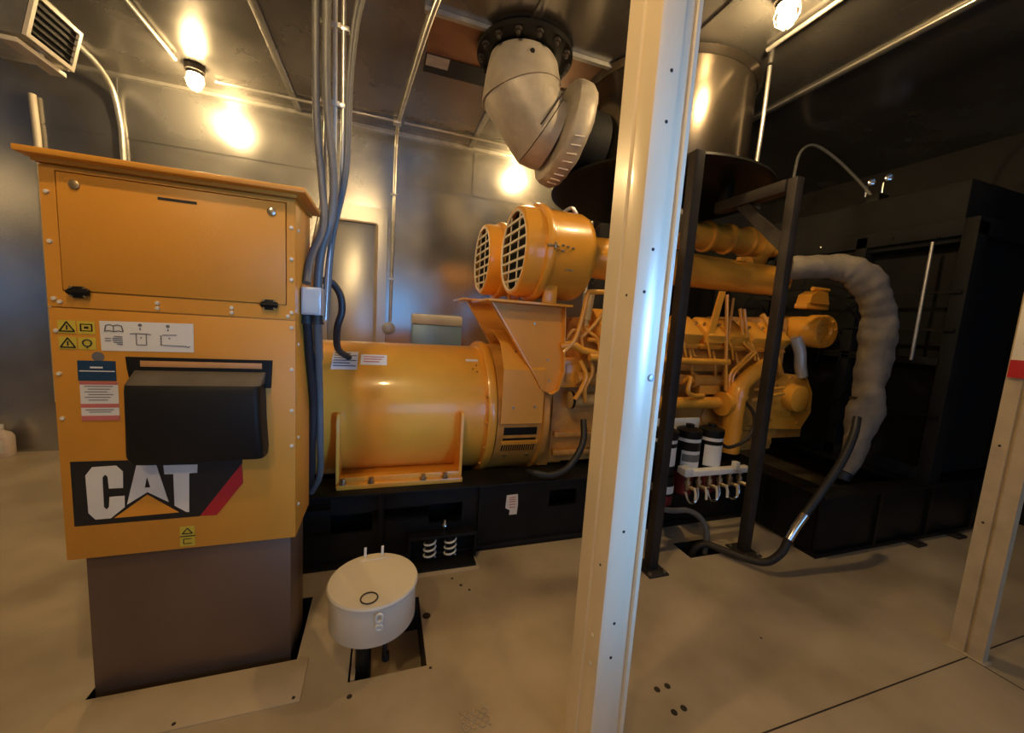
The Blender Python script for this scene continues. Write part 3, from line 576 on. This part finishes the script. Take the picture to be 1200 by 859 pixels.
# air cleaners
ac = thing('air_cleaner', 'nearer yellow round air cleaner with a barred black intake face', 'air cleaner', (1.0, 2.6, 1.74), 'air cleaners')
o = (0, 2.6, 2.035)
MB().lathe([(.83, .265), (.822, .27), (.822, .285), (.83, .295), (.86, .302), (.93, .305), (.945, .305), (.95, .327), (.965, .332), (.985, .332), (1.0, .326), (1.005, .31), (1.02, .305), (1.27, .305), (1.31, .29), (1.33, .26), (1.335, .15), (1.40, .145)], o, (1, 0, .0), 72, False).build('canister', YEL, ac)
MB().lathe([(.86, .27), (.861, .0)], o, (1, 0, 0), 48, False).build('dark_intake', BLKM, ac)
gr = MB()
for zz in [-.2, -.133, -.067, 0, .067, .133, .2]:
    w = math.sqrt(.268**2-zz*zz); gr.box(.826, .836, 2.6-w, 2.6+w, 2.035+zz-.0075, 2.035+zz+.0075)
for yy in (-.09, .09):
    w = math.sqrt(.268**2-yy*yy); gr.box(.828, .834, 2.6+yy-.006, 2.6+yy+.006, 2.035-w, 2.035+w)
gr.tube([(.828, 2.6+.266*math.cos(a*PI/24), 2.035+.266*math.sin(a*PI/24)) for a in range(48)], .008, 8, closed=True)
gr.build('grille', CREAM, ac)
MB().box(.985, 1.0, 2.25, 2.285, 2.02, 2.06, .004).cyl((.94, 2.268, 2.04), (1.02, 2.268, 2.04), .008, 8).build('clamp_bolt', BRASS, ac)
MB().tube(bez([(1.18, 2.6, 2.345), (1.24, 2.6, 2.385), (1.28, 2.6, 2.36), (1.30, 2.6, 2.33)]), .012, 8).build('lifting_loop', GALV, ac)
k = MB()
for i, (x, z) in enumerate(((1.05, 2.05), (1.085, 2.045), (1.12, 2.04), (1.05, 2.015), (1.09, 1.9), (1.12, 1.9))): k.box(x, x+.018, 2.284, 2.298, z, z+.008)
k.build('stamped_marks', BRASS, ac)
MB().box(1.345, 1.375, 2.44, 2.475, 2.06, 2.19, .004).build('hose_clamp', BLK, ac)
dup(ac, (-.03, .80, .045), 'farther yellow round air cleaner behind the big one near the wall')

# oil hose at the flywheel end
conduit('oil_hose', [(.98, 2.42, .51), (1.02, 2.36, .52), (1.12, 2.345, .505), (1.24, 2.345, .545), (1.33, 2.36, .64), (1.39, 2.4, .74), (1.42, 2.48, .86)], .024, RUB, 'black hose curving up from the skid top to the engine beside the white pillar', 'hose')

# ------------------------------------------------------------------ fuel filter rack
fr_ = thing('fuel_filter_rack', 'white rack of black fuel filters with a row of drain valves on the skid front', 'filter rack', (2.2, 2.25, .3))
MB().box(1.80, 2.36, 2.325, 2.342, .55, .90, .003).box(1.80, 1.84, 2.25, 2.325, .55, .90, .003).build('back_plate', WHTP, fr_)
MB().box(1.84, 1.86, 2.20, 2.344, .28, .56).box(2.5, 2.52, 2.2, 2.344, .3, .57).build('bracket_arm', FRM, fr_)
for i, x in enumerate((1.955, 2.17, 2.38)):
    cn = MB().lathe([(.52, .05), (.53, .083), (.79, .085), (.80, .09), (.845, .09), (.855, .07), (.865, .03), (.885, .03)], (x, 2.22, 0), (0, 0, 1), 32).build('filter_canister', BLK, fr_)
    MB().lathe([(.765, .0862), (.790, .0862)], (x, 2.22, 0), (0, 0, 1), 32, False).build('white_band', WHT, cn)
    m = MB(); A = [(x+.0862*math.cos(a), 2.22+.0862*math.sin(a)) for a in [math.radians(200+8*q) for q in range(14)]]
    B = [(x+.0855*math.cos(a), 2.22+.0855*math.sin(a)) for a in [math.radians(200+8*q) for q in range(14)][::-1]]
    m.prism(A+B, 'z', (.60, .575, .575)[i], (.735, .70, .735)[i]).build('paper_label', WHT, cn)
    if i == 1:
        m = MB(); A = [(x+.0868*math.cos(a), 2.22+.0868*math.sin(a)) for a in [math.radians(205+8*q) for q in range(13)]]
        B = [(x+.0860*math.cos(a), 2.22+.0860*math.sin(a)) for a in [math.radians(205+8*q) for q in range(13)][::-1]]
        m.prism(A+B, 'z', .62, .675).build('grey_print', GRYI, cn)
MB().lathe([(.30, .05), (.31, .075), (.37, .078), (.38, .07)], (1.955, 2.2, 0), (0, 0, 1), 24).build('red_bowl', MARO, fr_)
MB().lathe([(.38, .07), (.385, .08), (.52, .08)], (1.955, 2.2, 0), (0, 0, 1), 24).build('lower_canister', BLK, fr_)
MB().lathe([(.40, .0812), (.455, .0812)], (1.955, 2.2, 0), (0, 0, 1), 24, False).build('paper_label', WHT, fr_)
for x in (2.2, 2.42): MB().lathe([(.33, .05), (.345, .07), (.50, .072)], (x, 2.26, 0), (0, 0, 1), 24).build('red_bowl', MARO, fr_)
mf = MB().box(2.05, 2.66, 2.08, 2.14, .535, .575, .004).box(2.03, 2.10, 2.07, 2.15, .55, .60, .004).box(2.48, 2.52, 2.06, 2.1, .57, .63, .004).build('valve_manifold', WHTP, fr_)
for i in range(6):
    x = 2.10+i*.098
    v = MB().cyl((x, 2.11, .535), (x, 2.11, .43), .014, 10).lathe([(0, .022), (.03, .022)], (x, 2.11, .47), (0, 0, 1), 8).cyl((x, 2.11, .455), (x+.02, 2.06, .45), .014, 10).build('drain_valve', BRASS, mf)
    MB().tube([(x+.02, 2.06, .46), (x+.03, 2.055, .42), (x+.03, 2.05, .37)], .009, 8).build('valve_handle', CREAM, v)
for x in (2.14, 2.34, 2.53):
    MB().tube(bez([(x-.06, 2.1, .42), (x-.03, 2.09, .35), (x+.02, 2.09, .335), (x+.05, 2.09, .38), (x+.05, 2.1, .43)]), .009, 8).build('drain_loop', CHROME, mf)
conduit('thin_hose', [(2.86, 2.38, 1.02), (2.83, 2.26, .95), (2.78, 2.2, .85), (2.68, 2.18, .75), (2.54, 2.19, .70), (2.44, 2.19, .74)], .014, FRM, 'thin dark hose looping down from the engine to the fuel filters', 'hose')
conduit('drain_hose', [(1.86, 2.14, .42), (1.845, 2.08, .34), (1.95, 2.08, .30), (2.1, 2.08, .285), (2.22, 2.07, .22), (2.27, 2.05, .12), (2.28, 2.05, -.05)], .02, FLEX, 'short grey hose running from the fuel filters into the floor pit', 'hose')

# ------------------------------------------------------------------ support frames under the silencer
def frame(x, y, label, arm):
    f = thing('support_frame', label, 'support', (x, y, 0), 'black support frames')
    pm = MB(); pm.box(x-.032, x+.032, y-.032, y+.032, .012, 2.60, .004); pm.build('post', FRM, f)
    bp = MB().box(x-.075, x+.075, y-.09, y+.09, .0005, .012, .002).build('base_plate', FRM, f)
    for sx in (-.055, .055):
        for sy in (-.065, .065): MB().lathe([(0, .012), (.012, .01)], (x+sx, y+sy, .012), (0, 0, 1), 6).build('anchor_bolt', BRASS, bp)
    MB().box(x-.04, x+.04, y+.041, y+arm, 2.52, 2.60, .004).build('arm', FRM, f)
    MB().box(x-.035, x+.035, y+arm-.1, y+arm-.02, 2.601, 2.757, .003).build('hanger', BLK, f)
    MB().prism([(y+.041, 2.14), (y+.041, 2.25), (y+.32, 2.52), (y+.43, 2.52)], 'x', x-.02, x+.02).build('brace', FRM, f)
frame(1.695, 1.925, 'nearer tall black post with angled arm just right of the white pillar', .62)
frame(2.52, 1.94, 'farther tall black post with angled arm in front of the engine pump', .62)

# ------------------------------------------------------------------ exhaust silencer, elbow
si = thing('exhaust_silencer', 'huge dark round silencer with wide black base plate hanging from the ceiling', 'silencer', (2.34, 3.15, 2.76))
MB().lathe([(2.80, .72), (3.60, .72)], (2.34, 3.15, 0), (0, 0, 1), 96).build('shell', SILM, si)
MB().lathe([(2.745, .3), (2.748, .85), (2.758, .93), (2.772, .955), (2.79, .95), (2.80, .90), (2.801, .72)], (2.34, 3.15, 0), (0, 0, 1), 96).build('base_plate', BLK, si)
MB().lathe([(3.56, .725), (3.60, .76)], (2.34, 3.15, 0), (0, 0, 1), 96, False).build('top_collar', SILM, si)
for x, y in ((1.98, 2.86), (2.05, 3.0)): MB().cyl((x, y, 2.745), (x, y, 2.62), .02, 12).sphere((x, y, 2.61), .028).build('drain_plug', BRASS, si)
MB().cyl((2.3, 3.1, 2.545), (2.3, 3.1, 2.745), .30, 40).build('outlet_neck', BLK, si)

el = thing('exhaust_elbow', 'grey cloth-wrapped exhaust elbow hanging from a black bolted ceiling flange', 'exhaust pipe', (.955, 3.05, 3.1))
fl_ = MB().lathe([(3.545, .30), (3.55, .365), (3.585, .365), (3.59, .34), (3.602, .34)], (.965, 3.05, 0), (0, 0, 1), 48).build('flange', BLK, el)
for k_ in range(14):
    a = 2*PI*k_/14+.2; MB().lathe([(0, .026), (.02, .026), (.02, .015), (.045, .014)], (.965+.33*math.cos(a), 3.05+.33*math.sin(a), 3.548), (0, 0, -1), 6).build('flange_bolt', FRM, fl_)
def ell(pl, pr, ry, n=40, wob=.0, bulge=0.):
    c = ((pl[0]+pr[0])/2, (pl[1]+pr[1])/2); d_ = ((pr[0]-pl[0])/2, (pr[1]-pl[1])/2); L = []
    for k_ in range(n):
        a = 2*PI*k_/n; w = 1+wob*math.sin(3*a+pl[0]*20)+wob*.6*math.sin(5*a+pl[1]*13)
        L.append((c[0]+d_[0]*math.cos(a)*w, 3.05+ry*math.sin(a)*w, c[1]+d_[1]*math.cos(a)*w+bulge*min(0, math.sin(a))))
    return L
MB().loft([ell((.70, 3.53), (1.20, 3.53), .25), ell((.69, 3.50), (1.225, 3.50), .27, wob=.01), ell((.675, 3.40), (1.235, 3.46), .285, wob=.015), ell((.66, 3.25), (1.245, 3.42), .29, wob=.02), ell((.655, 3.20), (1.255, 3.395), .297, wob=.02)]).build('upper_jacket', INSUL, el)
lo_ = MB().loft([ell((.665, 3.215), (1.243, 3.405), .285, wob=.012), ell((.70, 3.15), (1.243, 3.385), .283, wob=.015), ell((.85, 2.985), (1.25, 3.34), .28, wob=.015), ell((.985, 2.83), (1.262, 3.305), .278, wob=.012)]).build('middle_jacket', INSUL, el)
MB().loft([ell((.99, 2.825), (1.265, 3.30), .283, wob=.012), ell((1.06, 2.80), (1.28, 3.29), .28, wob=.015), ell((1.14, 2.79), (1.30, 3.28), .27, wob=.01)]).build('lower_jacket', INSUL, el)
ax = Vector((math.cos(math.radians(13)), 0, -math.sin(math.radians(13))))
rg = MB().lathe([(-.10, .22), (-.09, .34), (-.07, .375), (-.03, .393), (.04, .395), (.075, .375), (.09, .34), (.10, .2)], (1.335, 3.05, 3.075), ax, 56)
for v in rg.b.verts: v.co += Vector((random.uniform(-.004, .004), random.uniform(-.004, .004), random.uniform(-.004, .004)))
rgo = rg.build('flange_jacket', INSUL, el)
lc = MB()
for k_ in range(8):
    a = math.radians(205+k_*9); u = Vector((0, math.cos(a), 0))+Vector((math.sin(math.radians(13)), 0, math.cos(math.radians(13))))*math.sin(a)
    p = Vector((1.335, 3.05, 3.075))+u*.396; lc.cyl(p-ax*.03, p+ax*.045+u.cross(ax)*.02, .005, 6)
lc.build('lacing', WHT, rgo)
MB().lathe([(0, .018), (.008, .016)], (.93, 2.77, 3.44), (0, -1, 0), 14).build('probe_hole', BLKM, el)
st_ = MB().tube([(1.03, 2.772, 2.98), (1.10, 2.762, 3.09), (1.22, 2.80, 3.28)], .006, 6).build('seam_cord', FRM, el)
MB().lathe([(0, .25), (.215, .25)], (1.42, 3.05, 3.055), (1, .0, -.05), 40).build('inlet_pipe', BLKM, el)

# ------------------------------------------------------------------ radiator end
rs_ = thing('radiator_skid', 'low wide black base frame under the radiator at the far right', 'skid', (4.3, 3.0, 0))
MB().box(2.98, 5.45, 1.765, 1.785, .03, .44, .003).box(2.98, 3.0, 1.79, 4.2, .03, .44).box(5.3, 5.45, 1.79, 4.2, .03, .44).build('side_beam', BLK, rs_)
MB().box(2.975, 5.46, 1.745, 1.9, .44, .458, .002).box(2.975, 5.46, 1.745, 1.9, .0, .03, .002).box(2.975, 5.46, 3.95, 4.2, .44, .458, .002).box(2.975, 3.2, 1.9, 3.95, .44, .458).box(4.1, 5.46, 1.9, 3.95, .44, .458).build('flange', BLK, rs_)
for x in (3.6, 4.25, 4.9): MB().box(x, x+.03, 1.745, 1.764, .031, .439).build('stiffener', BLK, rs_)
for x in (4.0, 4.55): MB().box(x, x+.12, 1.66, 1.744, .0005, .02, .002).build('anchor_tab', FRM, rs_)
ra = thing('radiator', 'tall black radiator with fan guard standing at the right end of the engine', 'radiator', (4.8, 3.0, .458))
MB().box(4.42, 5.2, 1.86, 4.1, .50, 2.4).build('core', BLKM, ra)
fm = MB()
for y in (1.78, 2.5, 3.4, 4.12): fm.box(4.26, 4.40, y, y+.09, .459, 2.55, .004)
fm.box(4.26, 5.3, 1.78, 1.86, 2.45, 2.58, .004).box(4.26, 4.40, 1.86, 4.2, 2.45, 2.58, .004).box(4.26, 4.40, 1.86, 4.2, .459, .56, .004).box(4.26, 4.4, 1.86, 4.2, 1.42, 1.48)
fm.build('frame', BLKM, ra)
MB().box(4.3, 5.3, 1.88, 4.12, 2.40, 2.9, .03).build('top_tank', BLKM, ra)
for zz in (1.0, 1.7, 2.0): MB().box(4.24, 4.26, 1.8, 4.2, zz, zz+.02).build('guard_rail', BLK, ra)
k = MB()
for r in (.25, .45, .65, .85): k.tube([(4.22, 3.0+r*math.cos(a*PI/20), 1.45+r*math.sin(a*PI/20)) for a in range(40)], .007, 6, closed=True)
for q in range(8): a = q*PI/4; k.cyl((4.22, 3.0, 1.45), (4.22, 3.0+.88*math.cos(a), 1.45+.88*math.sin(a)), .007, 6)
k.build('fan_guard', BLK, ra)
MB().cyl((4.23, 2.02, 1.45), (4.23, 2.02, 2.42), .012, 8).build('edge_highlight', GALV, ra)  # bright tube added as the highlight along the radiator frame's edge
for y, z in ((2.0, 2.47), (2.3, 2.5), (2.9, 2.52)): MB().lathe([(0, .012), (.012, .01)], (4.258, y, z), (-1, 0, 0), 8).build('frame_bolt', CHROME, ra)

# insulated coolant hose
hp = bez([(3.12, 2.35, 2.13), (3.4, 2.15, 2.15), (3.54, 2.05, 2.05), (3.68, 2.02, 1.84), (3.72, 2.0, 1.55), (3.71, 2.0, 1.2), (3.66, 1.98, .85), (3.55, 1.98, .52)], 8)
hm = MB(); rads = []
for i in range(len(hp)):
    t_ = i/(len(hp)-1); rads.append((.088+.022*min(1, t_*4))*(1+.045*math.sin(i*1.9)+.03*math.sin(i*.9))*(1-.45*max(0, t_-.8)/.2))
hm.tube(hp, rads, 20)
for v in hm.b.verts:
    c_ = v.co; v.co += Vector((math.sin(c_.z*17+c_.y*31), math.sin(c_.x*19+c_.z*9), math.sin(c_.x*13+c_.y*23)))*.011
ih = thing('coolant_hose', 'thick grey wrapped coolant hose arching down in front of the radiator', 'hose', (3.6, 1.98, .5))
hm.build('wrap', HOSEI, ih)
for i in (42,):
    dd = (hp[i+1]-hp[i-1]).normalized(); MB().lathe([(-.012, rads[i]*1.03), (.012, rads[i]*1.03)], hp[i], dd, 20, False).build('tie_band', FRM, ih)
dd = (hp[-1]-hp[-3]).normalized()
MB().lathe([(0, .06), (.06, .055)], hp[-1], dd, 20).build('end_cuff', RUB, ih)
conduit('black_hose', [(3.16, 1.74, 1.04), (3.08, 1.70, .92), (2.96, 1.68, .74), (2.80, 1.68, .53), (2.69, 1.68, .40)], .026, RUB, 'black rubber hose dropping from the wrapped coolant hose to a silver fitting', 'hose')
conduit('hose_fitting', [(2.69, 1.68, .40), (2.62, 1.68, .32), (2.57, 1.68, .24)], .028, CHROME, 'silver hose fitting low at the right between black hoses', 'fitting', False)
conduit('black_hose', [(2.57, 1.68, .24), (2.52, 1.68, .15), (2.45, 1.72, .07), (2.38, 1.82, .045), (2.31, 1.95, .04), (2.26, 2.04, .03), (2.21, 2.08, -.03), (2.2, 2.09, -.15)], .025, FRM, 'dark hose lying on the floor from the silver fitting into the square pit', 'hose')

# emergency twin light and wiring over the radiator
tw = thing('twin_spot_light', 'twin-headed chrome spot light above the black radiator', 'light fixture', (4.7, 2.75, 2.95))
MB().box(4.62, 4.78, 2.68, 2.80, 2.905, 3.06, .008).build('battery_box', BLK, tw)
for dy in (-.06, .08):
    MB().cyl((4.66, 2.74+dy, 3.06), (4.66, 2.74+dy, 3.16), .012, 8).lathe([(0, .015), (.02, .03), (.06, .038), (.065, .03)], (4.70, 2.74+dy, 3.2), (-.7, -.7, -.1), 20).build('lamp_head', CHROME, tw)
conduit('flexible_conduit', [(3.85, 3.0, 2.95), (3.86, 3.0, 3.2), (3.9, 3.0, 3.42), (4.08, 3.0, 3.52), (4.35, 2.95, 3.42), (4.6, 2.85, 3.2), (4.68, 2.77, 3.05)], .014, FLEX, 'thin dark conduit arching over to the twin spot light', 'conduit')

# ------------------------------------------------------------------ pillar and column
P0 = [(.673, .95), (.684, .944), (.742, .944), (.748, .958), (.782, .958), (.784, .946), (.797, .946), (.797, 1.105), (.668, 1.105), (.668, 1.034), (.6745, 1.030), (.6745, 1.022), (.671, 1.018), (.671, .957)]
pl = thing('steel_pillar', 'tall cream folded-steel pillar in front of the engine', 'pillar', (.73, 1.02, 0))
MB().prism(P0, 'z', .001, H-.001).build('channel', PILM, pl)
for z in (2.25, 2.12, 1.78, 1.66, .93, .62, .5): MB().lathe([(0, .005), (.0015, .0045)], (.715 if z != 1.66 else .70, .944, z), (0, -1, 0), 10).build('screw_hole', SEAM, pl)
for z in (1.41,): MB().lathe([(0, .012), (.006, .010), (.007, .005)], (.765, .958, z), (0, -1, 0), 12).build('bolt_head', GREYB, pl)
for z in (.45, .55): MB().lathe([(0, .006), (.004, .005)], (.671, .99, z), (-1, 0, 0), 10).build('bolt_head', CREAM, pl)
for z in (.8, 1.65): MB().lathe([(0, .004), (.0012, .004)], (.671, .985, z), (-1, 0, 0), 10).build('screw_hole', SEAM, pl)
cl = thing('steel_column', 'tan steel column with a groove standing on the floor seam at the right edge', 'column', (2.9, .95, 0))
MB().prism([(2.885, .89), (2.885, .943), (2.898, .946), (2.898, .954), (2.885, .957), (2.885, 1.012), (2.93, 1.012), (2.93, .89)], 'z', .004, H-.001).build('channel', COLM, cl)
MB().box(2.872, 2.94, .876, 1.026, .0005, .004).build('base_plate', COLM, cl)
for z in (1.1, .7): MB().lathe([(0, .006), (.002, .005)], (2.885, .985, z), (-1, 0, 0), 10).build('screw_hole', SEAM, cl)
sg = thing('wall_sign', 'red and white sign with green mark on the tan column', 'sign', (2.87, .95, 1.4))
MB().box(2.862, 2.884, .86, 1.0, 1.44, 1.9, .002).build('board', WHT, sg)
MB().box(2.859, 2.8618, .86, 1.0, 1.44, 1.525).build('red_band', REDM, sg)
MB().box(2.859, 2.8618, .88, .97, 1.60, 1.66).build('green_mark', GREENS, sg)

# ------------------------------------------------------------------ wall box, heater, jugs
wb = thing('wall_box', 'electrical box coloured with reflected blue daylight on the back wall behind the alternator', 'electrical box', (.6, 4.8, 1.0))
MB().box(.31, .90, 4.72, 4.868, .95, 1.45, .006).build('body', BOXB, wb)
MB().box(.305, .905, 4.715, 4.867, 1.452, 1.575, .02).build('top_cover', WHTP, wb)
ht = thing('unit_heater', 'grey unit heater with louvred pale grille hanging near the ceiling', 'heater', (-2.3, 3.43, 3.0))
MB().loft([[(-2.0, 3.25, 3.29), (-2.06, 3.25, 3.03), (-2.9, 3.25, 3.03), (-2.9, 3.25, 3.36), (-2.05, 3.25, 3.36)], [(-2.0, 3.62, 3.29), (-2.06, 3.62, 3.03), (-2.9, 3.62, 3.03), (-2.9, 3.62, 3.36), (-2.05, 3.62, 3.36)]]).build('casing', GALV, ht)
def gp_(y, t_, off=.0): return (-1.995-.06*(1-t_)+off, y, 3.035+.255*t_-off*.2)
g1 = MB()
for ya, yb, ta, tb in ((3.25, 3.62, 0, .09), (3.25, 3.62, .91, 1), (3.25, 3.275, .09, .91), (3.595, 3.62, .09, .91)):
    g1.loft([[gp_(ya, ta), gp_(ya, ta, .02), gp_(ya, tb, .02), gp_(ya, tb)], [gp_(yb, ta), gp_(yb, ta, .02), gp_(yb, tb, .02), gp_(yb, tb)]])
gf = g1.build('grille_frame', CREAM, ht)
MB().loft([[gp_(3.276, .1, .001), gp_(3.276, .1, .004), gp_(3.276, .9, .004), gp_(3.276, .9, .001)], [gp_(3.594, .1, .001), gp_(3.594, .1, .004), gp_(3.594, .9, .004), gp_(3.594, .9, .001)]]).build('dark_opening', BLKM, gf)
k = MB()
for q in range(5):
    t_ = .18+q*.15; k.loft([[gp_(3.276, t_, .004), gp_(3.276, t_-.03, .016), gp_(3.276, t_-.02, .017), gp_(3.276, t_+.02, .004)], [gp_(3.594, t_, .004), gp_(3.594, t_-.03, .016), gp_(3.594, t_-.02, .017), gp_(3.594, t_+.02, .004)]])
k.build('louver', FRM, gf)
MB().box(-2.16, -2.075, 3.25, 3.62, 2.985, 3.012, .003).box(-2.10, -2.08, 3.42, 3.45, 3.012, 3.03).build('drip_lip', CREAM, ht)
for y in (3.3, 3.57): MB().cyl((-2.6, y, 3.36), (-2.6, y, 3.6), .008, 8).build('hanger_rod', GALV, ht)
jg = thing('plastic_jug', 'white plastic jug on the floor against the wall nearest the cabinet', 'jug', (-3.36, 4.74, 0), 'white jugs by the wall')
MB().loft([[(p[0], p[1], z) for p in [(-3.36+s*(.085*math.copysign(abs(math.cos(a))**.5, math.cos(a))), 4.74+s*(.06*math.copysign(abs(math.sin(a))**.5, math.sin(a)))) for a in [2*PI*q/24 for q in range(24)]]] for z, s in ((.001, .92), (.01, 1), (.19, 1), (.225, .8), (.25, .35), (.275, .3))]).build('body', JUG, jg)
MB().lathe([(.276, .028), (.305, .028), (.308, .02)], (-3.36, 4.74, 0), (0, 0, 1), 16).build('cap', WHTP, jg)
MB().box(-3.43, -3.30, 4.676, 4.679, .05, .17).build('paper_label', WHT, jg)
dup(jg, (-.2, -.03, 0), 'white plastic jug on the floor against the wall at the picture edge')

# ------------------------------------------------------------------ lamps
def lamp(x, y, label):
    t = thing('ceiling_lamp', label, 'lamp', (x, y, H), 'caged ceiling lamps')
    MB().lathe([(-.001, .075), (-.05, .075), (-.055, .06), (-.075, .06)], (x, y, H), (0, 0, 1), 24).build('base', FRM, t)
    MB().sphere((x, y, H-.135), .048, (1, 1, 1.25), 12).build('globe', GLOBE, t)
    g = MB()
    for q in range(6):
        a = q*PI/3; u = Vector((math.cos(a), math.sin(a), 0))
        g.tube([Vector((x, y, H-.07))+u*.06, Vector((x, y, H-.12))+u*.068, Vector((x, y, H-.17))+u*.055, Vector((x, y, H-.205))+u*.015], .0025, 6)
    g.tube([(x+.068*math.cos(a*PI/10), y+.068*math.sin(a*PI/10), H-.125) for a in range(20)], .0025, 6, closed=True)
    g.build('wire_guard', GALV, t)
lamp(-1.65, 4.4, 'lit caged ceiling lamp above the left cabinet near the back wall')
lamp(1.62, 4.5, 'lit ceiling lamp half hidden behind the wrapped exhaust elbow')
lamp(2.24, 1.93, 'lit ceiling lamp at the top edge right of the pillar')
for x, y in ((-.5, .7), (-1.3, -1.0)):
    lamp(x, y, {(-.5, .7): 'lit ceiling lamp over the floor left of the pillar', (-1.3, -1.0): 'lit ceiling lamp nearest the front wall'}[(x, y)])

# ------------------------------------------------------------------ daylight through the open front doorway, plus an added pillar beam
w = bpy.data.worlds.new('World'); sc.world = w; w.use_nodes = True
bg = w.node_tree.nodes['Background']; bg.inputs[0].default_value = (.25, .52, 1, 1); bg.inputs[1].default_value = 1.7
la = bpy.data.lights.new('added_pillar_daylight', 'AREA'); la.shape = 'RECTANGLE'; la.size = 0.9; la.size_y = 1.75; la.energy = 4.2; la.color = (.14, .44, 1); la.spread = math.radians(14)  # added narrow blue area light, aimed at the pillar alone
lo = bpy.data.objects.new('added_pillar_daylight', la); col.objects.link(lo); lo.location = (2.7, Y0-.04, 1.45); lo.rotation_euler = (math.radians(90), 0, math.radians(28.7))

# ------------------------------------------------------------------ camera
cd = bpy.data.cameras.new('camera'); cam = bpy.data.objects.new('camera', cd); col.objects.link(cam)
cd.sensor_fit = 'HORIZONTAL'; cd.sensor_width = 36; cd.lens = 13.5; cd.clip_start = .02
Rm = ((.94838823, .0249391, .31612941), (-.31052042, -.12916165, .94175068), (.06431821, -.9913099, -.11475129))
cam.matrix_world = Matrix(((Rm[0][0], -Rm[0][1], -Rm[0][2], 0), (Rm[1][0], -Rm[1][1], -Rm[1][2], 0), (Rm[2][0], -Rm[2][1], -Rm[2][2], 1.55), (0, 0, 0, 1)))
sc.camera = cam
sc.view_settings.view_transform = 'Standard'
sc.view_settings.look = 'None'
sc.view_settings.exposure = 0.3
sc.cycles.use_denoising = True
sc.cycles.max_bounces = 8
sc.cycles.sample_clamp_indirect = 6
